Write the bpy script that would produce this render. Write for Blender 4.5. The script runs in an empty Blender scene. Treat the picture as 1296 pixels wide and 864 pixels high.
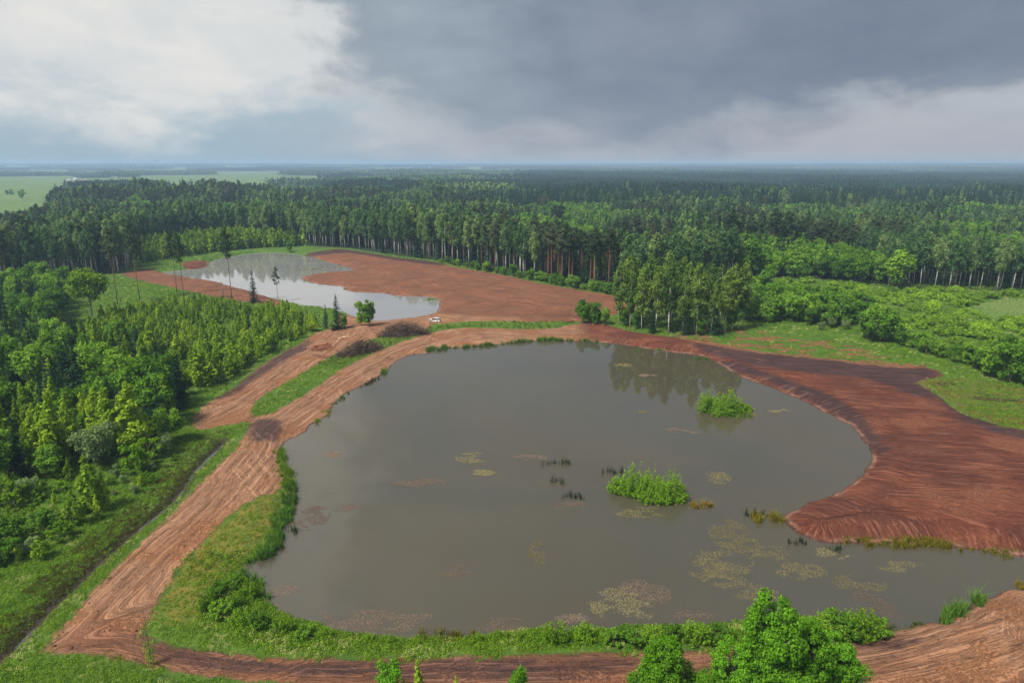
import bpy, math, random
import numpy as np
from mathutils.geometry import tessellate_polygon
from mathutils import Vector

R = math.radians
SC = bpy.context.scene
COL = SC.collection
rng = np.random.default_rng(7)
random.seed(7)

# ------------------------------------------------------------------ camera
CAM_H, PITCH, FPX, W, H = 55.0, 14.6, 864.0, 1296.0, 864.0
cam_d = bpy.data.cameras.new('camera')
cam_d.sensor_width = 36.0
cam_d.lens = 24.0
cam_d.clip_start = 0.5
cam_d.clip_end = 60000
cam = bpy.data.objects.new('camera', cam_d)
COL.objects.link(cam)
cam.location = (0, 0, CAM_H)
cam.rotation_euler = (R(90 - PITCH), 0, 0)
SC.camera = cam

# ------------------------------------------------------------------ sky
SUN_AZ, SUN_EL = -128.0, 54.0          # degrees from the view direction (left), above the horizon
world = bpy.data.worlds.new('World')
SC.world = world
world.use_nodes = True
def build_world():
    nt = world.node_tree
    N, L = nt.nodes, nt.links
    N.clear()
    def new(t, **kw):
        n = N.new(t)
        for k, v in kw.items():
            setattr(n, k, v)
        return n
    def math_(op, a, b=None, c=None, clamp=False):
        n = new('ShaderNodeMath', operation=op)
        n.use_clamp = clamp
        for i, v in enumerate((a, b, c)):
            if v is None:
                continue
            if isinstance(v, (int, float)):
                n.inputs[i].default_value = v
            else:
                L.new(v, n.inputs[i])
        return n.outputs[0]
    def smooth(v, lo, hi):
        n = new('ShaderNodeMapRange', interpolation_type='SMOOTHSTEP')
        L.new(v, n.inputs[0])
        n.inputs[1].default_value = lo
        n.inputs[2].default_value = hi
        return n.outputs[0]
    def mix(f, a, b):
        n = new('ShaderNodeMix', data_type='RGBA')
        for i, v in ((0, f), (6, a), (7, b)):
            if isinstance(v, tuple):
                n.inputs[i].default_value = (*v, 1)
            elif isinstance(v, (int, float)):
                n.inputs[i].default_value = v
            else:
                L.new(v, n.inputs[i])
        return n.outputs[2]
    tc = new('ShaderNodeTexCoord')
    sep = new('ShaderNodeSeparateXYZ')
    L.new(tc.outputs['Generated'], sep.inputs[0])
    x, y, z = sep.outputs
    az = math_('MULTIPLY', math_('ARCTAN2', x, y), 180 / math.pi)
    el = math_('MULTIPLY', math_('ARCSINE', z), 180 / math.pi)
    def noise(sx, sz, scale, detail, rough, off=0.0, dist=0.0):
        m = new('ShaderNodeMapping')
        m.inputs['Scale'].default_value = (sx, sx, sz)
        m.inputs['Location'].default_value = (off, off * 1.7, off * 0.6)
        L.new(tc.outputs['Generated'], m.inputs[0])
        n = new('ShaderNodeTexNoise')
        n.inputs['Scale'].default_value = scale
        n.inputs['Detail'].default_value = detail
        n.inputs['Roughness'].default_value = rough
        n.inputs['Distortion'].default_value = dist
        L.new(m.outputs[0], n.inputs['Vector'])
        return n.outputs[0]
    n_big = noise(1, 2.6, 4.0, 7, 0.55, 3.1, 0.3)
    n_mid = noise(1, 2.2, 9.0, 7, 0.6, 8.3, 0.4)
    n_soft = noise(1, 3.2, 2.2, 4, 0.5, 1.7)
    # clear sky
    sky = new('ShaderNodeTexSky', sky_type='NISHITA')
    sky.sun_disc = False
    sky.sun_elevation = R(SUN_EL)
    sky.sun_rotation = R(SUN_AZ)
    sky.air_density = 1.2
    sky.dust_density = 3.0
    sk = new('ShaderNodeMix', data_type='RGBA', blend_type='MULTIPLY')
    sk.inputs[0].default_value = 1
    sk.inputs[7].default_value = (0.30, 0.31, 0.33, 1)
    L.new(sky.outputs[0], sk.inputs[6])
    BLUE = (2.8, 3.75, 4.4)           # thin high cloud over blue sky
    clear = mix(0.72, sk.outputs[2], BLUE)
    # bright broken cloud
    wv = math_('ADD', math_('MULTIPLY', math_('SUBTRACT', n_big, 0.5), 15.0),
               math_('ADD', math_('MULTIPLY', math_('SUBTRACT', n_mid, 0.5), 7.0), el))
    wm = smooth(wv, 0.2, 5.8)
    white = mix(smooth(n_mid, 0.3, 0.7), (3.95, 4.1, 4.15), (4.6, 4.55, 4.4))
    base = mix(wm, clear, white)
    # pale warm band along the horizon below the storm cloud
    hz = math_('MULTIPLY', smooth(el, 8.0, 1.0), smooth(az, -26, 4))
    base = mix(math_('MULTIPLY', hz, 0.85), base, (2.65, 2.6, 2.85))
    # dark storm cloud: a front to the right, with a ragged lower edge by azimuth
    fc = new('ShaderNodeFloatCurve')
    cv = fc.mapping.curves[0]
    pts = [(-180, 6), (-60, 6), (-20, 5.2), (-13.5, 4.6), (-9, 3.6), (-4, 2.2), (2, 1.35),
           (8, 1.1), (14, 1.6), (22, 2.6), (30, 3.7), (36, 4.0), (60, 5), (180, 6)]
    def nx(a): return (a + 180) / 360
    def ny(e): return e / 20
    cv.points[0].location = (nx(pts[0][0]), ny(pts[0][1]))
    cv.points[1].location = (nx(pts[-1][0]), ny(pts[-1][1]))
    for a, e in pts[1:-1]:
        cv.points.new(nx(a), ny(e))
    for p in cv.points:
        p.handle_type = 'AUTO_CLAMPED'
    fc.mapping.update()
    L.new(math_('DIVIDE', math_('ADD', az, 180), 360), fc.inputs['Value'])
    edge = math_('MULTIPLY', fc.outputs[0], 20)
    rag = math_('ADD', math_('MULTIPLY', math_('SUBTRACT', n_mid, 0.5), 8.0), math_('MULTIPLY', math_('SUBTRACT', n_big, 0.5), 5.5))
    dv_low = math_('ADD', math_('SUBTRACT', el, edge), rag)
    # its left side and, behind the camera, its right side
    side = math_('MINIMUM', math_('ADD', az, 16.5), math_('SUBTRACT', 150, az))
    dv_side = math_('ADD', math_('MULTIPLY', side, 0.55), math_('MULTIPLY', rag, 1.5))
    nmin = new('ShaderNodeMath', operation='SMOOTH_MIN')
    L.new(dv_low, nmin.inputs[0])
    L.new(dv_side, nmin.inputs[1])
    nmin.inputs[2].default_value = 2.0
    dm = smooth(nmin.outputs[0], -1.4, 3.0)
    dens = math_('ADD', math_('MULTIPLY', n_soft, 0.55), math_('ADD', math_('MULTIPLY', n_big, 0.35), math_('MULTIPLY', n_mid, 0.22)))
    far_r = smooth(az, -14, 12)
    dcol = mix(smooth(dens, 0.42, 0.70), (1.35, 1.66, 2.0), (2.3, 2.7, 3.1))
    dcol2 = mix(smooth(dens, 0.40, 0.72), (1.0, 1.25, 1.72), (1.5, 1.78, 2.2))
    dcol = mix(far_r, dcol, dcol2)
    fin = mix(dm, base, dcol)
    dim = new('ShaderNodeMix', data_type='RGBA', blend_type='MULTIPLY')
    dim.inputs[0].default_value = 1
    dim.inputs[7].default_value = (0.85, 0.85, 0.85, 1)
    L.new(fin, dim.inputs[6])
    fin = dim.outputs[2]
    bg = new('ShaderNodeBackground')
    bg.inputs['Strength'].default_value = 0.050
    L.new(fin, bg.inputs['Color'])
    out = new('ShaderNodeOutputWorld')
    L.new(bg.outputs[0], out.inputs['Surface'])
build_world()

# ------------------------------------------------------------------ sun and exposure
sun_d = bpy.data.lights.new('sun', 'SUN')
sun_d.energy = 1.5
sun_d.angle = R(11)
sun_d.color = (1.0, 0.955, 0.88)
sun = bpy.data.objects.new('sun', sun_d)
COL.objects.link(sun)
_d = Vector((math.sin(R(SUN_AZ)) * math.cos(R(SUN_EL)), math.cos(R(SUN_AZ)) * math.cos(R(SUN_EL)), math.sin(R(SUN_EL))))
sun.rotation_euler = (-_d).to_track_quat('-Z', 'Y').to_euler()
sun.location = (-300, 100, 400)
SC.view_settings.view_transform = 'Standard'
SC.view_settings.look = 'None'
SC.view_settings.exposure = 2.0
SC.view_settings.gamma = 1.0
SC.view_settings.use_curve_mapping = False
SC.render.engine = 'CYCLES'
cy = SC.cycles
cy.max_bounces = 5
cy.diffuse_bounces = 3
cy.glossy_bounces = 2
cy.transmission_bounces = 2
cy.volume_bounces = 0
cy.transparent_max_bounces = 4
cy.use_denoising = True
cy.sample_clamp_indirect = 4
cy.caustics_reflective = False
cy.caustics_refractive = False

# ------------------------------------------------------------------ helpers: pixels, noise, distance
SP, CP = math.sin(R(PITCH)), math.cos(R(PITCH))
WATER = -0.8
def depth_at(py, z=0.0):
    return (CAM_H - z) / (SP + (py - H / 2) / FPX * CP)
def G(px, py, z=0.0):
    """photo pixel -> point on the level z"""
    d = depth_at(py, z)
    return ((px - W / 2) / FPX * d, d * (CP - (py - H / 2) / FPX * SP))
def GP(pts, z=0.0):
    return np.array([G(a, b, z) for a, b in pts])
def height_of(px, base, top):
    """height in metres of an upright thing standing at (px, base) and reaching up to row top"""
    x, y = G(px, base)
    t = (top - H / 2) / FPX
    # forward = y*CP + (CAM_H-z)*SP ; down = (CAM_H-z)*CP - y*SP ; t = down/forward
    # solve for q = CAM_H - z
    q = y * (t * CP + SP) / (CP - t * SP)
    return CAM_H - q

def vnoise(x, y, seed=0):
    xi, yi = np.floor(x).astype(np.int64), np.floor(y).astype(np.int64)
    fx, fy = x - xi, y - yi
    fx, fy = fx * fx * (3 - 2 * fx), fy * fy * (3 - 2 * fy)
    def h(a, b):
        n = (a * 374761393 + b * 668265263 + seed * 974634777) & 0xFFFFFFFF
        n = ((n ^ (n >> 13)) * 1274126177) & 0xFFFFFFFF
        return ((n ^ (n >> 16)) & 0xFFFF) / 65535.0
    return (h(xi, yi) * (1 - fx) + h(xi + 1, yi) * fx) * (1 - fy) + (h(xi, yi + 1) * (1 - fx) + h(xi + 1, yi + 1) * fx) * fy
def fbm(x, y, seed=0, oct=4):
    s, a, t = 0, 0.5, 0
    for i in range(oct):
        s = s + a * vnoise(x * 2 ** i, y * 2 ** i, seed + i)
        t += a
        a *= 0.5
    return s / t
def sstep(v, lo, hi):
    t = np.clip((v - lo) / (hi - lo), 0, 1)
    return t * t * (3 - 2 * t)
def smooth_poly(p, closed=True, n=4):
    p = np.asarray(p, float)
    out = []
    m = len(p)
    for i in range(m if closed else m - 1):
        a, b = p[i], p[(i + 1) % m]
        p0 = p[(i - 1) % m] if closed or i > 0 else a
        p3 = p[(i + 2) % m] if closed or i + 2 < m else b
        for k in range(n):
            t = k / n
            out.append(0.5 * ((2 * a) + (b - p0) * t + (2 * p0 - 5 * a + 4 * b - p3) * t * t + (3 * a - p0 - 3 * b + p3) * t ** 3))
    if not closed:
        out.append(p[-1])
    return np.array(out)
def seg_dist(P, poly, closed=True):
    """distance to the outline, arc length of the nearest point, side"""
    n = len(P)
    best = np.full(n, 1e9)
    arc = np.zeros(n)
    side = np.zeros(n)
    s0 = 0.0
    m = len(poly)
    for i in range(m if closed else m - 1):
        a, b = poly[i], poly[(i + 1) % m]
        ab = b - a
        l2 = ab @ ab + 1e-9
        l = math.sqrt(l2)
        ap = P - a
        t = np.clip((ap @ ab) / l2, 0, 1)
        dx = ap[:, 0] - t * ab[0]
        dy = ap[:, 1] - t * ab[1]
        d = dx * dx + dy * dy
        k = d < best
        best[k] = d[k]
        arc[k] = s0 + t[k] * l
        side[k] = (ap[k, 0] * ab[1] - ap[k, 1] * ab[0])
        s0 += l
    return np.sqrt(best), arc, np.sign(side)
def inside(P, poly):
    r = np.zeros(len(P), bool)
    m = len(poly)
    for i in range(m):
        (x1, y1), (x2, y2) = poly[i], poly[(i + 1) % m]
        if y1 == y2:
            continue
        c = ((P[:, 1] < y1) != (P[:, 1] < y2)) & (P[:, 0] < (x2 - x1) * (P[:, 1] - y1) / (y2 - y1) + x1)
        r ^= c
    return r
def sdf(P, poly, far=25.0):
    """positive inside, clipped at -far outside; with arc length"""
    lo, hi = poly.min(0) - far, poly.max(0) + far
    k = np.where((P[:, 0] > lo[0]) & (P[:, 0] < hi[0]) & (P[:, 1] > lo[1]) & (P[:, 1] < hi[1]))[0]
    out = np.full(len(P), -float(far))
    arc = np.zeros(len(P))
    if len(k):
        d, a, _ = seg_dist(P[k], poly)
        ins = inside(P[k], poly)
        out[k] = np.where(ins, d, -np.minimum(d, far))
        arc[k] = a
    return out, arc

# ------------------------------------------------------------------ layout traced on the ground
pond_px = [(548, 441), (541, 447), (519, 449), (503, 457), (483, 474), (463, 486), (442, 496), (422, 512), (414, 525),
           (396, 537), (381, 549), (361, 561), (354, 574), (360, 592), (368, 615), (366, 640), (356, 662), (348, 690),
           (325, 708), (306, 716), (314, 732), (330, 745), (340, 768), (370, 779), (400, 787), (430, 796), (470, 802),
           (520, 806), (560, 808), (600, 804), (650, 799), (700, 797), (760, 796), (820, 794), (900, 789), (980, 785),
           (1060, 783), (1100, 788), (1130, 796), (1145, 793), (1170, 788), (1200, 785), (1215, 775), (1240, 762),
           (1270, 752), (1300, 744), (1370, 735), (1400, 722), (1370, 710), (1300, 704), (1270, 700), (1240, 697), (1200, 691),
           (1140, 688), (1090, 687), (1040, 685), (1006, 673), (990, 656), (1002, 645), (1050, 628), (1076, 612),
           (1096, 596), (1103, 580), (1098, 568), (1090, 555), (1083, 544), (1060, 530), (1030, 515), (1000, 501),
           (970, 488), (940, 478), (915, 463), (893, 452), (860, 447), (820, 441), (790, 437), (760, 433), (700, 431),
           (660, 433), (625, 437), (585, 440)]
far_pond_px = [(204, 345), (221, 343), (240, 341), (262, 338), (264, 332), (280, 327), (300, 323.5), (330, 320), (362, 320.5),
               (385, 323), (402, 328), (420, 333), (447, 340), (440, 344), (424, 344.5), (400, 347), (383, 351), (387, 356), (410, 360),
               (432, 363), (438, 368), (460, 370), (483, 371), (500, 374), (525, 375), (545, 376), (555, 379), (557, 387), (551, 396),
               (530, 401), (511, 403), (485, 406), (466, 405), (447, 400), (422, 392), (384, 387), (358, 381), (333, 374),
               (316, 368), (295, 363), (275, 357), (244, 352)]
POND = smooth_poly(GP(pond_px, WATER), n=3)
FARPOND = smooth_poly(GP(far_pond_px, WATER), n=3)

soil_px = {
 'right': [(735, 408), (770, 412), (800, 420), (850, 427), (905, 434), (966, 446), (1042, 453), (1093, 459), (1144, 462),
           (1182, 467), (1193, 476), (1160, 484), (1175, 494), (1188, 503), (1210, 520), (1250, 535), (1300, 546), (1420, 565), (1560, 640),
           (1520, 720), (1420, 735), (1330, 712), (1200, 705), (1060, 690), (1010, 683), (970, 660), (985, 640), (1040, 600), (1000, 540),
           (880, 480), (780, 452), (735, 442)],
 'pond_road': [(322, 529), (345, 522), (370, 509), (400, 491), (430, 469), (460, 453), (490, 440), (520, 430), (545, 422), (565, 418),
               (590, 416), (640, 417), (700, 416), (742, 410), (742, 440), (640, 446), (560, 454), (500, 470), (450, 505),
               (410, 540), (385, 560), (372, 580), (356, 612), (330, 626), (318, 560)],
 'main_road': [(322, 528), (312, 545), (300, 567), (262, 602), (220, 647), (175, 692), (120, 747), (95, 777), (56, 824), (100, 826),
               (150, 822), (182, 800), (196, 770), (226, 720), (262, 681), (300, 646), (322, 633), (352, 612), (356, 590), (345, 545)],
 'branch_road': [(246, 543), (249, 522), (275, 504), (300, 488), (330, 463), (355, 448), (385, 432), (400, 421), (420, 416),
                 (426, 408), (432, 398), (450, 397), (480, 405), (520, 409), (548, 412), (530, 419), (490, 424), (468, 432), (440, 440),
                 (402, 461), (370, 480), (335, 499), (318, 517), (325, 532), (312, 534), (280, 539)],
 'bottom': [(85, 810), (140, 796), (200, 815), (330, 832), (450, 835), (600, 833), (700, 830), (800, 826), (900, 824),
            (1060, 818), (1110, 808), (1128, 796), (1165, 780), (1240, 750), (1330, 730), (1500, 750), (1600, 900), (1100, 960), (900, 915), (700, 895), (420, 870),
            (300, 861), (200, 847), (120, 829)],
 'far': [(373, 325), (400, 319), (422, 316), (440, 316), (498, 325), (549, 331), (575, 338), (613, 344), (650, 351), (691, 360), (742, 368),
         (777, 374), (800, 386), (775, 399), (735, 407), (650, 408), (590, 408), (560, 411), (510, 409), (470, 402), (500, 391), (540, 388), (480, 378), (430, 372), (400, 364),
         (380, 356), (376, 348), (430, 342), (400, 334)],
 'far_left': [(155, 346), (185, 341), (205, 344), (260, 349), (320, 362), (350, 375), (352, 389), (330, 384), (300, 381), (260, 373),
              (215, 363), (165, 352)],
 'far_spit': [(230, 334), (245, 330.5), (262, 330.5), (268, 335), (262, 341), (240, 342)],
}
SOIL = {k: smooth_poly(GP(v), n=2) for k, v in soil_px.items()}
SOIL_KEYS = list(SOIL)
dark_px = [
 [(268, 498), (300, 484), (355, 446), (394, 430), (392, 441), (350, 464), (310, 492), (278, 506)],
 [(880, 434), (966, 444), (1042, 451), (1144, 461), (1195, 474), (1160, 485), (1195, 505), (1150, 500), (1100, 481), (1020, 472), (950, 462), (890, 446)],
 [(1190, 500), (1215, 518), (1255, 532), (1310, 545), (1400, 562), (1400, 572), (1290, 556), (1225, 536), (1195, 515)],
 [(900, 458), (950, 474), (1000, 494), (1060, 524), (1092, 552), (1110, 575), (1125, 570), (1105, 540), (1060, 505), (980, 474), (920, 456)],
 [(170, 812), (250, 826), (400, 837), (600, 838), (760, 836), (800, 845), (700, 862), (400, 858), (250, 845)],
 [(312, 552), (322, 532), (350, 530), (362, 545), (335, 560)],
 [(1062, 812), (1100, 812), (1150, 815), (1168, 822), (1140, 829), (1085, 832), (1058, 826)],
 [(335, 319), (400, 318), (440, 314), (500, 324), (560, 332), (556, 336), (495, 329), (440, 320), (390, 325), (345, 323)],
]
DARK = [smooth_poly(GP(v), n=2) for v in dark_px]
orange_px = [(846, 423), (900, 417), (980, 420), (1060, 434), (1140, 454), (1165, 466), (1093, 463), (1042, 455), (966, 448), (900, 438)]
ORANGE = smooth_poly(GP(orange_px), n=2)
moss_px = [(322, 634), (352, 620), (345, 660), (310, 700), (275, 735), (262, 775), (240, 788), (200, 786), (228, 722), (265, 682)]
MOSS = smooth_poly(GP(moss_px), n=2)
ygreen_px = [(1160, 484), (1230, 480), (1300, 495), (1420, 530), (1420, 565), (1300, 546), (1240, 532), (1195, 505)]
YGREEN = smooth_poly(GP(ygreen_px), n=2)
ditch_px = [(284, 560), (262, 581), (244, 600), (226, 627), (200, 651), (169, 675), (133, 708), (85, 754), (42, 796), (0, 838), (-60, 890)]
DITCH = smooth_poly(GP(ditch_px, -0.6), closed=False, n=3)
field_px = [
 [(-300, 290), (0, 287), (58, 283), (70, 262), (76, 241), (112, 233.5), (70, 229.5), (-300, 231)],
 [(225, 262), (262, 260), (300, 250), (345, 256), (372, 252), (400, 256), (414, 247), (402, 240), (350, 238), (330, 234.5), (280, 236), (222, 237)],
 [(172, 231), (215, 230), (225, 227), (180, 228)],
 [(1215, 389), (1262, 379), (1340, 376), (1440, 384), (1440, 414), (1300, 409), (1250, 403)],
]
FIELDS = [GP(v) for v in field_px]
roads_px = [
 [(60, 830), (130, 768), (200, 700), (270, 640), (325, 575), (345, 542), (390, 512), (440, 475), (490, 450), (540, 432), (600, 420), (680, 421), (760, 426)],
 [(262, 532), (310, 506), (370, 466), (420, 434), (450, 412), (520, 412)],
 [(60, 822), (150, 812), (250, 837), (400, 850), (700, 848), (900, 845), (1100, 838), (1250, 805), (1400, 770)],
]
ROADS = [smooth_poly(GP(v), closed=False, n=4) for v in roads_px]

def terrain(P, full=False):
    """height (and surface classes) of the ground at the points P"""
    x, y = P[:, 0], P[:, 1]
    n = len(P)
    near = (np.abs(x) < 420) & (y < 620)
    h = np.zeros(n)
    sp, arc = sdf(P, POND, 95)
    sf, arcf = sdf(P, FARPOND, 40)
    rough_ = (fbm(x / 3.2, y / 3.2, 51, 4) - 0.5)
    sp = np.where(np.abs(sp) < 12, sp + rough_ * 2.0, sp)
    sf = np.where(np.abs(sf) < 12, sf + rough_ * 2.4, sf)
    big = fbm(x / 60, y / 60, 3, 3) - 0.5
    med = fbm(x / 9, y / 9, 11, 4) - 0.5
    fin = fbm(x / 2.2, y / 2.2, 23, 3) - 0.5
    h += np.where(near, big * 0.5 + med * 0.35 + fin * 0.16, 0)
    # rolling land far away
    dist = np.hypot(x, y)
    h += sstep(dist, 500, 1200) * (fbm(x / 900 + 5, y / 900, 31, 3) - 0.5) * 12
    h += sstep(dist, 5000, 11000) * (14 + 26 * fbm(x / 4200 + 1.3, y / 4200 + 3, 47, 3))
    h += 9 * np.exp(-((x + 430) ** 2 + (y - 830) ** 2) / 120 ** 2)
    # raised bank at the near right corner and along the near shore
    cx, cy_ = G(1250, 800)
    h += 1.3 * np.exp(-((x - cx) ** 2 / 22 ** 2 + (y - cy_) ** 2 / 8 ** 2))
    dd = np.full(n, 25.0)
    k = np.where((x > -110) & (x < 0) & (y > 30) & (y < 190))[0]
    if len(k):
        dd[k] = seg_dist(P[k], DITCH, False)[0]
    h -= (0.95 + 0.55 * (fbm(x / 4, y / 4, 88, 2) - 0.5)) * np.exp(-(dd / 1.3) ** 2)
    for s in (sp, sf):
        d = -s                                   # metres outside the water line
        out = WATER + (h - WATER) * sstep(d, 0.0, 4.5) + 0.16 * sstep(d, 0, 0.5)
        h = np.where(s > 0, WATER - np.minimum(s * 0.3, 1.6), np.where(d < 39, out, h))
    if not full:
        return h
    res = {'h': h, 'pond': -sp, 'fpond': -sf}
    soil = np.full(n, -25.0)
    idx = np.full(n, -1)
    each = {}
    for i, key in enumerate(SOIL_KEYS):
        s, _ = sdf(P, SOIL[key])
        each[key] = s
        k = s > soil
        soil[k] = s[k]
        idx[k & (s > -1)] = i
    orange, _ = sdf(P, ORANGE)
    soil = np.maximum(soil, np.where(orange > -3, np.minimum(orange, 1.0) * 0.35 - 0.75 + (fbm(x / 3.5, y / 2.0, 77, 3) - 0.5) * 4.2, -25))
    dark = np.full(n, -25.0)
    for p in DARK:
        dark = np.maximum(dark, sdf(P, p)[0])
    moss = sdf(P, MOSS)[0]
    yg = sdf(P, YGREEN)[0]
    fld = np.full(n, -1.0)
    for p in FIELDS:
        fld = np.maximum(fld, np.where(inside(P, p), 1.0, -1.0))
    # open farmland far away
    farm = (fbm(x / 650 + 9, y / 420, 61, 3) > 0.47 + 0.19 * sstep(x, -700, 500)) & (dist > 1900)
    fld = np.where(farm, 1.0, fld)
    # furrow coordinates: A across the furrows, B along them
    A, B = -sp.copy(), arc.copy()
    for nm, ang in (('far', -28), ('far_left', -25), ('far_spit', 0)):
        k = idx == SOIL_KEYS.index(nm)
        c, s_ = math.cos(R(ang)), math.sin(R(ang))
        wob = med * 5
        A[k] = (-x * s_ + y * c + wob)[k]
        B[k] = (x * c + y * s_)[k]
    # the big field was dragged crosswise, away from the water
    k = idx == SOIL_KEYS.index('right')
    c, s_ = math.cos(R(-10)), math.sin(R(-10))
    jx, jy = G(742, 422)
    k = (each['right'] > -12) & (each['bottom'] < 0)
    A[k] = (-(x - jx) * s_ + (y - jy) * c + med * 2.0)[k]
    B[k] = ((x - jx) * c + (y - jy) * s_)[k]
    road = np.maximum.reduce([each[q] for q in ('pond_road', 'main_road', 'branch_road', 'bottom')])
    w = sstep(road - each['right'], -9, 9) * (road > -22)
    k = np.where(w > 0)[0]
    if len(k):
        sw, bA, bB = np.zeros(len(k)), np.zeros(len(k)), np.zeros(len(k))
        for i, r in enumerate(ROADS):
            d, a, sd = seg_dist(P[k], r, False)
            wi = np.exp(-d / 1.0) + 1e-12
            sw += wi
            bA += wi * d * sd
            bB += wi * a
        A[k] = A[k] * (1 - w[k]) + bA / sw * w[k]
        B[k] = B[k] * (1 - w[k]) + bB / sw * w[k]
    A = A + med * 0.35
    SA, SB = -sp, arc
    corner = np.exp(-((x - cx - 8) ** 2 / 30 ** 2 + (y - cy_) ** 2 / 14 ** 2))
    tone = np.maximum(w * (1 - 0.5 * sstep(each['bottom'], -3, 1) * (1 - 1.5 * corner)), 0.35 * np.isin(idx, [SOIL_KEYS.index('far_left'), SOIL_KEYS.index('far')]))
    shoremask = (1 - sstep(-sp, 4, 10)) * (1 - w) * (each['right'] > -1)
    # wheel ruts pressed into the bare earth
    rut = np.where(soil > 0.5, 1.0, 0.0) * (fbm(A * 0.8, B * 0.04, 5, 2) - 0.5) * 0.22
    res['h'] = h + np.where(sp < 0, rut, 0)
    res.update(soil=soil, idx=idx, dark=dark, moss=np.maximum(moss, -5), yg=yg, field=fld, A=A, B=B, SA=SA, SB=SB, tone=tone,
               shore=shoremask, ditch=dd, orange=orange)
    return res

# ------------------------------------------------------------------ materials
MATS = {}
class NT:
    def __init__(self, name):
        self.m = bpy.data.materials.new(name)
        self.m.use_nodes = True
        self.t = self.m.node_tree
        self.t.nodes.clear()
        self.out = self.t.nodes.new('ShaderNodeOutputMaterial')
        MATS[name] = self.m
    def n(self, typ, **kw):
        nd = self.t.nodes.new(typ)
        for k, v in kw.items():
            setattr(nd, k, v)
        return nd
    def put(self, sock, v):
        if isinstance(v, tuple):
            sock.default_value = (*v, 1) if len(v) == 3 and sock.type == 'RGBA' else v
        elif isinstance(v, (int, float)):
            sock.default_value = v
        else:
            self.t.links.new(v, sock)
    def attr(self, name):
        a = self.n('ShaderNodeAttribute', attribute_name=name)
        return a.outputs['Fac']
    def math(self, op, a, b=None, c=None, clamp=False):
        nd = self.n('ShaderNodeMath', operation=op)
        nd.use_clamp = clamp
        for i, v in enumerate((a, b, c)):
            if v is not None:
                self.put(nd.inputs[i], v)
        return nd.outputs[0]
    def smooth(self, v, lo, hi, a=0.0, b=1.0):
        nd = self.n('ShaderNodeMapRange', interpolation_type='SMOOTHSTEP')
        self.put(nd.inputs[0], v)
        for i, q in enumerate((lo, hi, a, b)):
            nd.inputs[i + 1].default_value = q
        return nd.outputs[0]
    def mix(self, f, a, b, blend='MIX'):
        nd = self.n('ShaderNodeMix', data_type='RGBA', blend_type=blend)
        self.put(nd.inputs[0], f)
        self.put(nd.inputs[6], a)
        self.put(nd.inputs[7], b)
        return nd.outputs[2]
    def vec(self, x, y, z=0.0):
        nd = self.n('ShaderNodeCombineXYZ')
        for i, v in enumerate((x, y, z)):
            self.put(nd.inputs[i], v)
        return nd.outputs[0]
    def pos(self):
        return self.n('ShaderNodeNewGeometry').outputs['Position']
    def objco(self):
        return self.n('ShaderNodeTexCoord').outputs['Object']
    def noise(self, vec, scale, detail=3, rough=0.5, dist=0.0):
        nd = self.n('ShaderNodeTexNoise')
        self.put(nd.inputs['Vector'], vec)
        nd.inputs['Scale'].default_value = scale
        nd.inputs['Detail'].default_value = detail
        nd.inputs['Roughness'].default_value = rough
        nd.inputs['Distortion'].default_value = dist
        return nd.outputs[0]
    def bump(self, hgt, strength, dist):
        nd = self.n('ShaderNodeBump')
        nd.inputs['Strength'].default_value = strength
        nd.inputs['Distance'].default_value = dist
        self.put(nd.inputs['Height'], hgt)
        return nd.outputs[0]
    def principled(self, col, rough=0.8, spec=0.3, normal=None, **kw):
        nd = self.n('ShaderNodeBsdfPrincipled')
        self.put(nd.inputs['Base Color'], col)
        self.put(nd.inputs['Roughness'], rough)
        nd.inputs['Specular IOR Level'].default_value = spec
        if normal is not None:
            self.put(nd.inputs['Normal'], normal)
        for k, v in kw.items():
            self.put(nd.inputs[k], v)
        self.t.links.new(nd.outputs[0], self.out.inputs['Surface'])
        return self.m

def leaf_mat(name, dark, light, warm=None, transl=0.35):
    g = (1.45, 1.30, 1.0) if name in ('leaf_birch', 'leaf_silver') else (1.5, 1.32, 0.8) if name.startswith(('leaf', 'herb', 'reed')) else (1.0, 1.05, 1.15) if name.startswith('needle') else (0.95, 0.95, 0.95)
    dark, light = tuple(a * b for a, b in zip(dark, g)), tuple(a * b for a, b in zip(light, g))
    warm = tuple(a * b for a, b in zip(warm, g)) if warm else None
    t = NT(name)
    v = t.attr('v')
    rnd = t.n('ShaderNodeObjectInfo').outputs['Random']
    c = t.mix(v, dark, light)
    if warm:
        c = t.mix(t.smooth(rnd, 0.35, 1.0), c, t.mix(v, tuple(q * 0.7 for q in warm), warm))
    hsv = t.n('ShaderNodeHueSaturation')
    t.put(hsv.inputs['Color'], c)
    t.put(hsv.inputs['Value'], t.math('ADD', t.math('MULTIPLY', rnd, 0.5), 0.75))
    d = t.n('ShaderNodeBsdfDiffuse')
    t.put(d.inputs['Color'], hsv.outputs[0])
    tr = t.n('ShaderNodeBsdfTranslucent')
    t.put(tr.inputs['Color'], t.mix(1.0, hsv.outputs[0], (1.15, 1.25, 0.55), 'MULTIPLY'))
    mx = t.n('ShaderNodeMixShader')
    mx.inputs[0].default_value = transl
    t.t.links.new(d.outputs[0], mx.inputs[1])
    t.t.links.new(tr.outputs[0], mx.inputs[2])
    t.t.links.new(mx.outputs[0], t.out.inputs['Surface'])
    return t.m
leaf_mat('leaf_birch', (0.030, 0.085, 0.040), (0.100, 0.195, 0.088), (0.140, 0.215, 0.092))
leaf_mat('leaf_grove', (0.036, 0.090, 0.028), (0.105, 0.195, 0.062), (0.125, 0.20, 0.055))
leaf_mat('leaf_young', (0.06, 0.14, 0.014), (0.17, 0.30, 0.035), (0.20, 0.31, 0.035))
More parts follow.
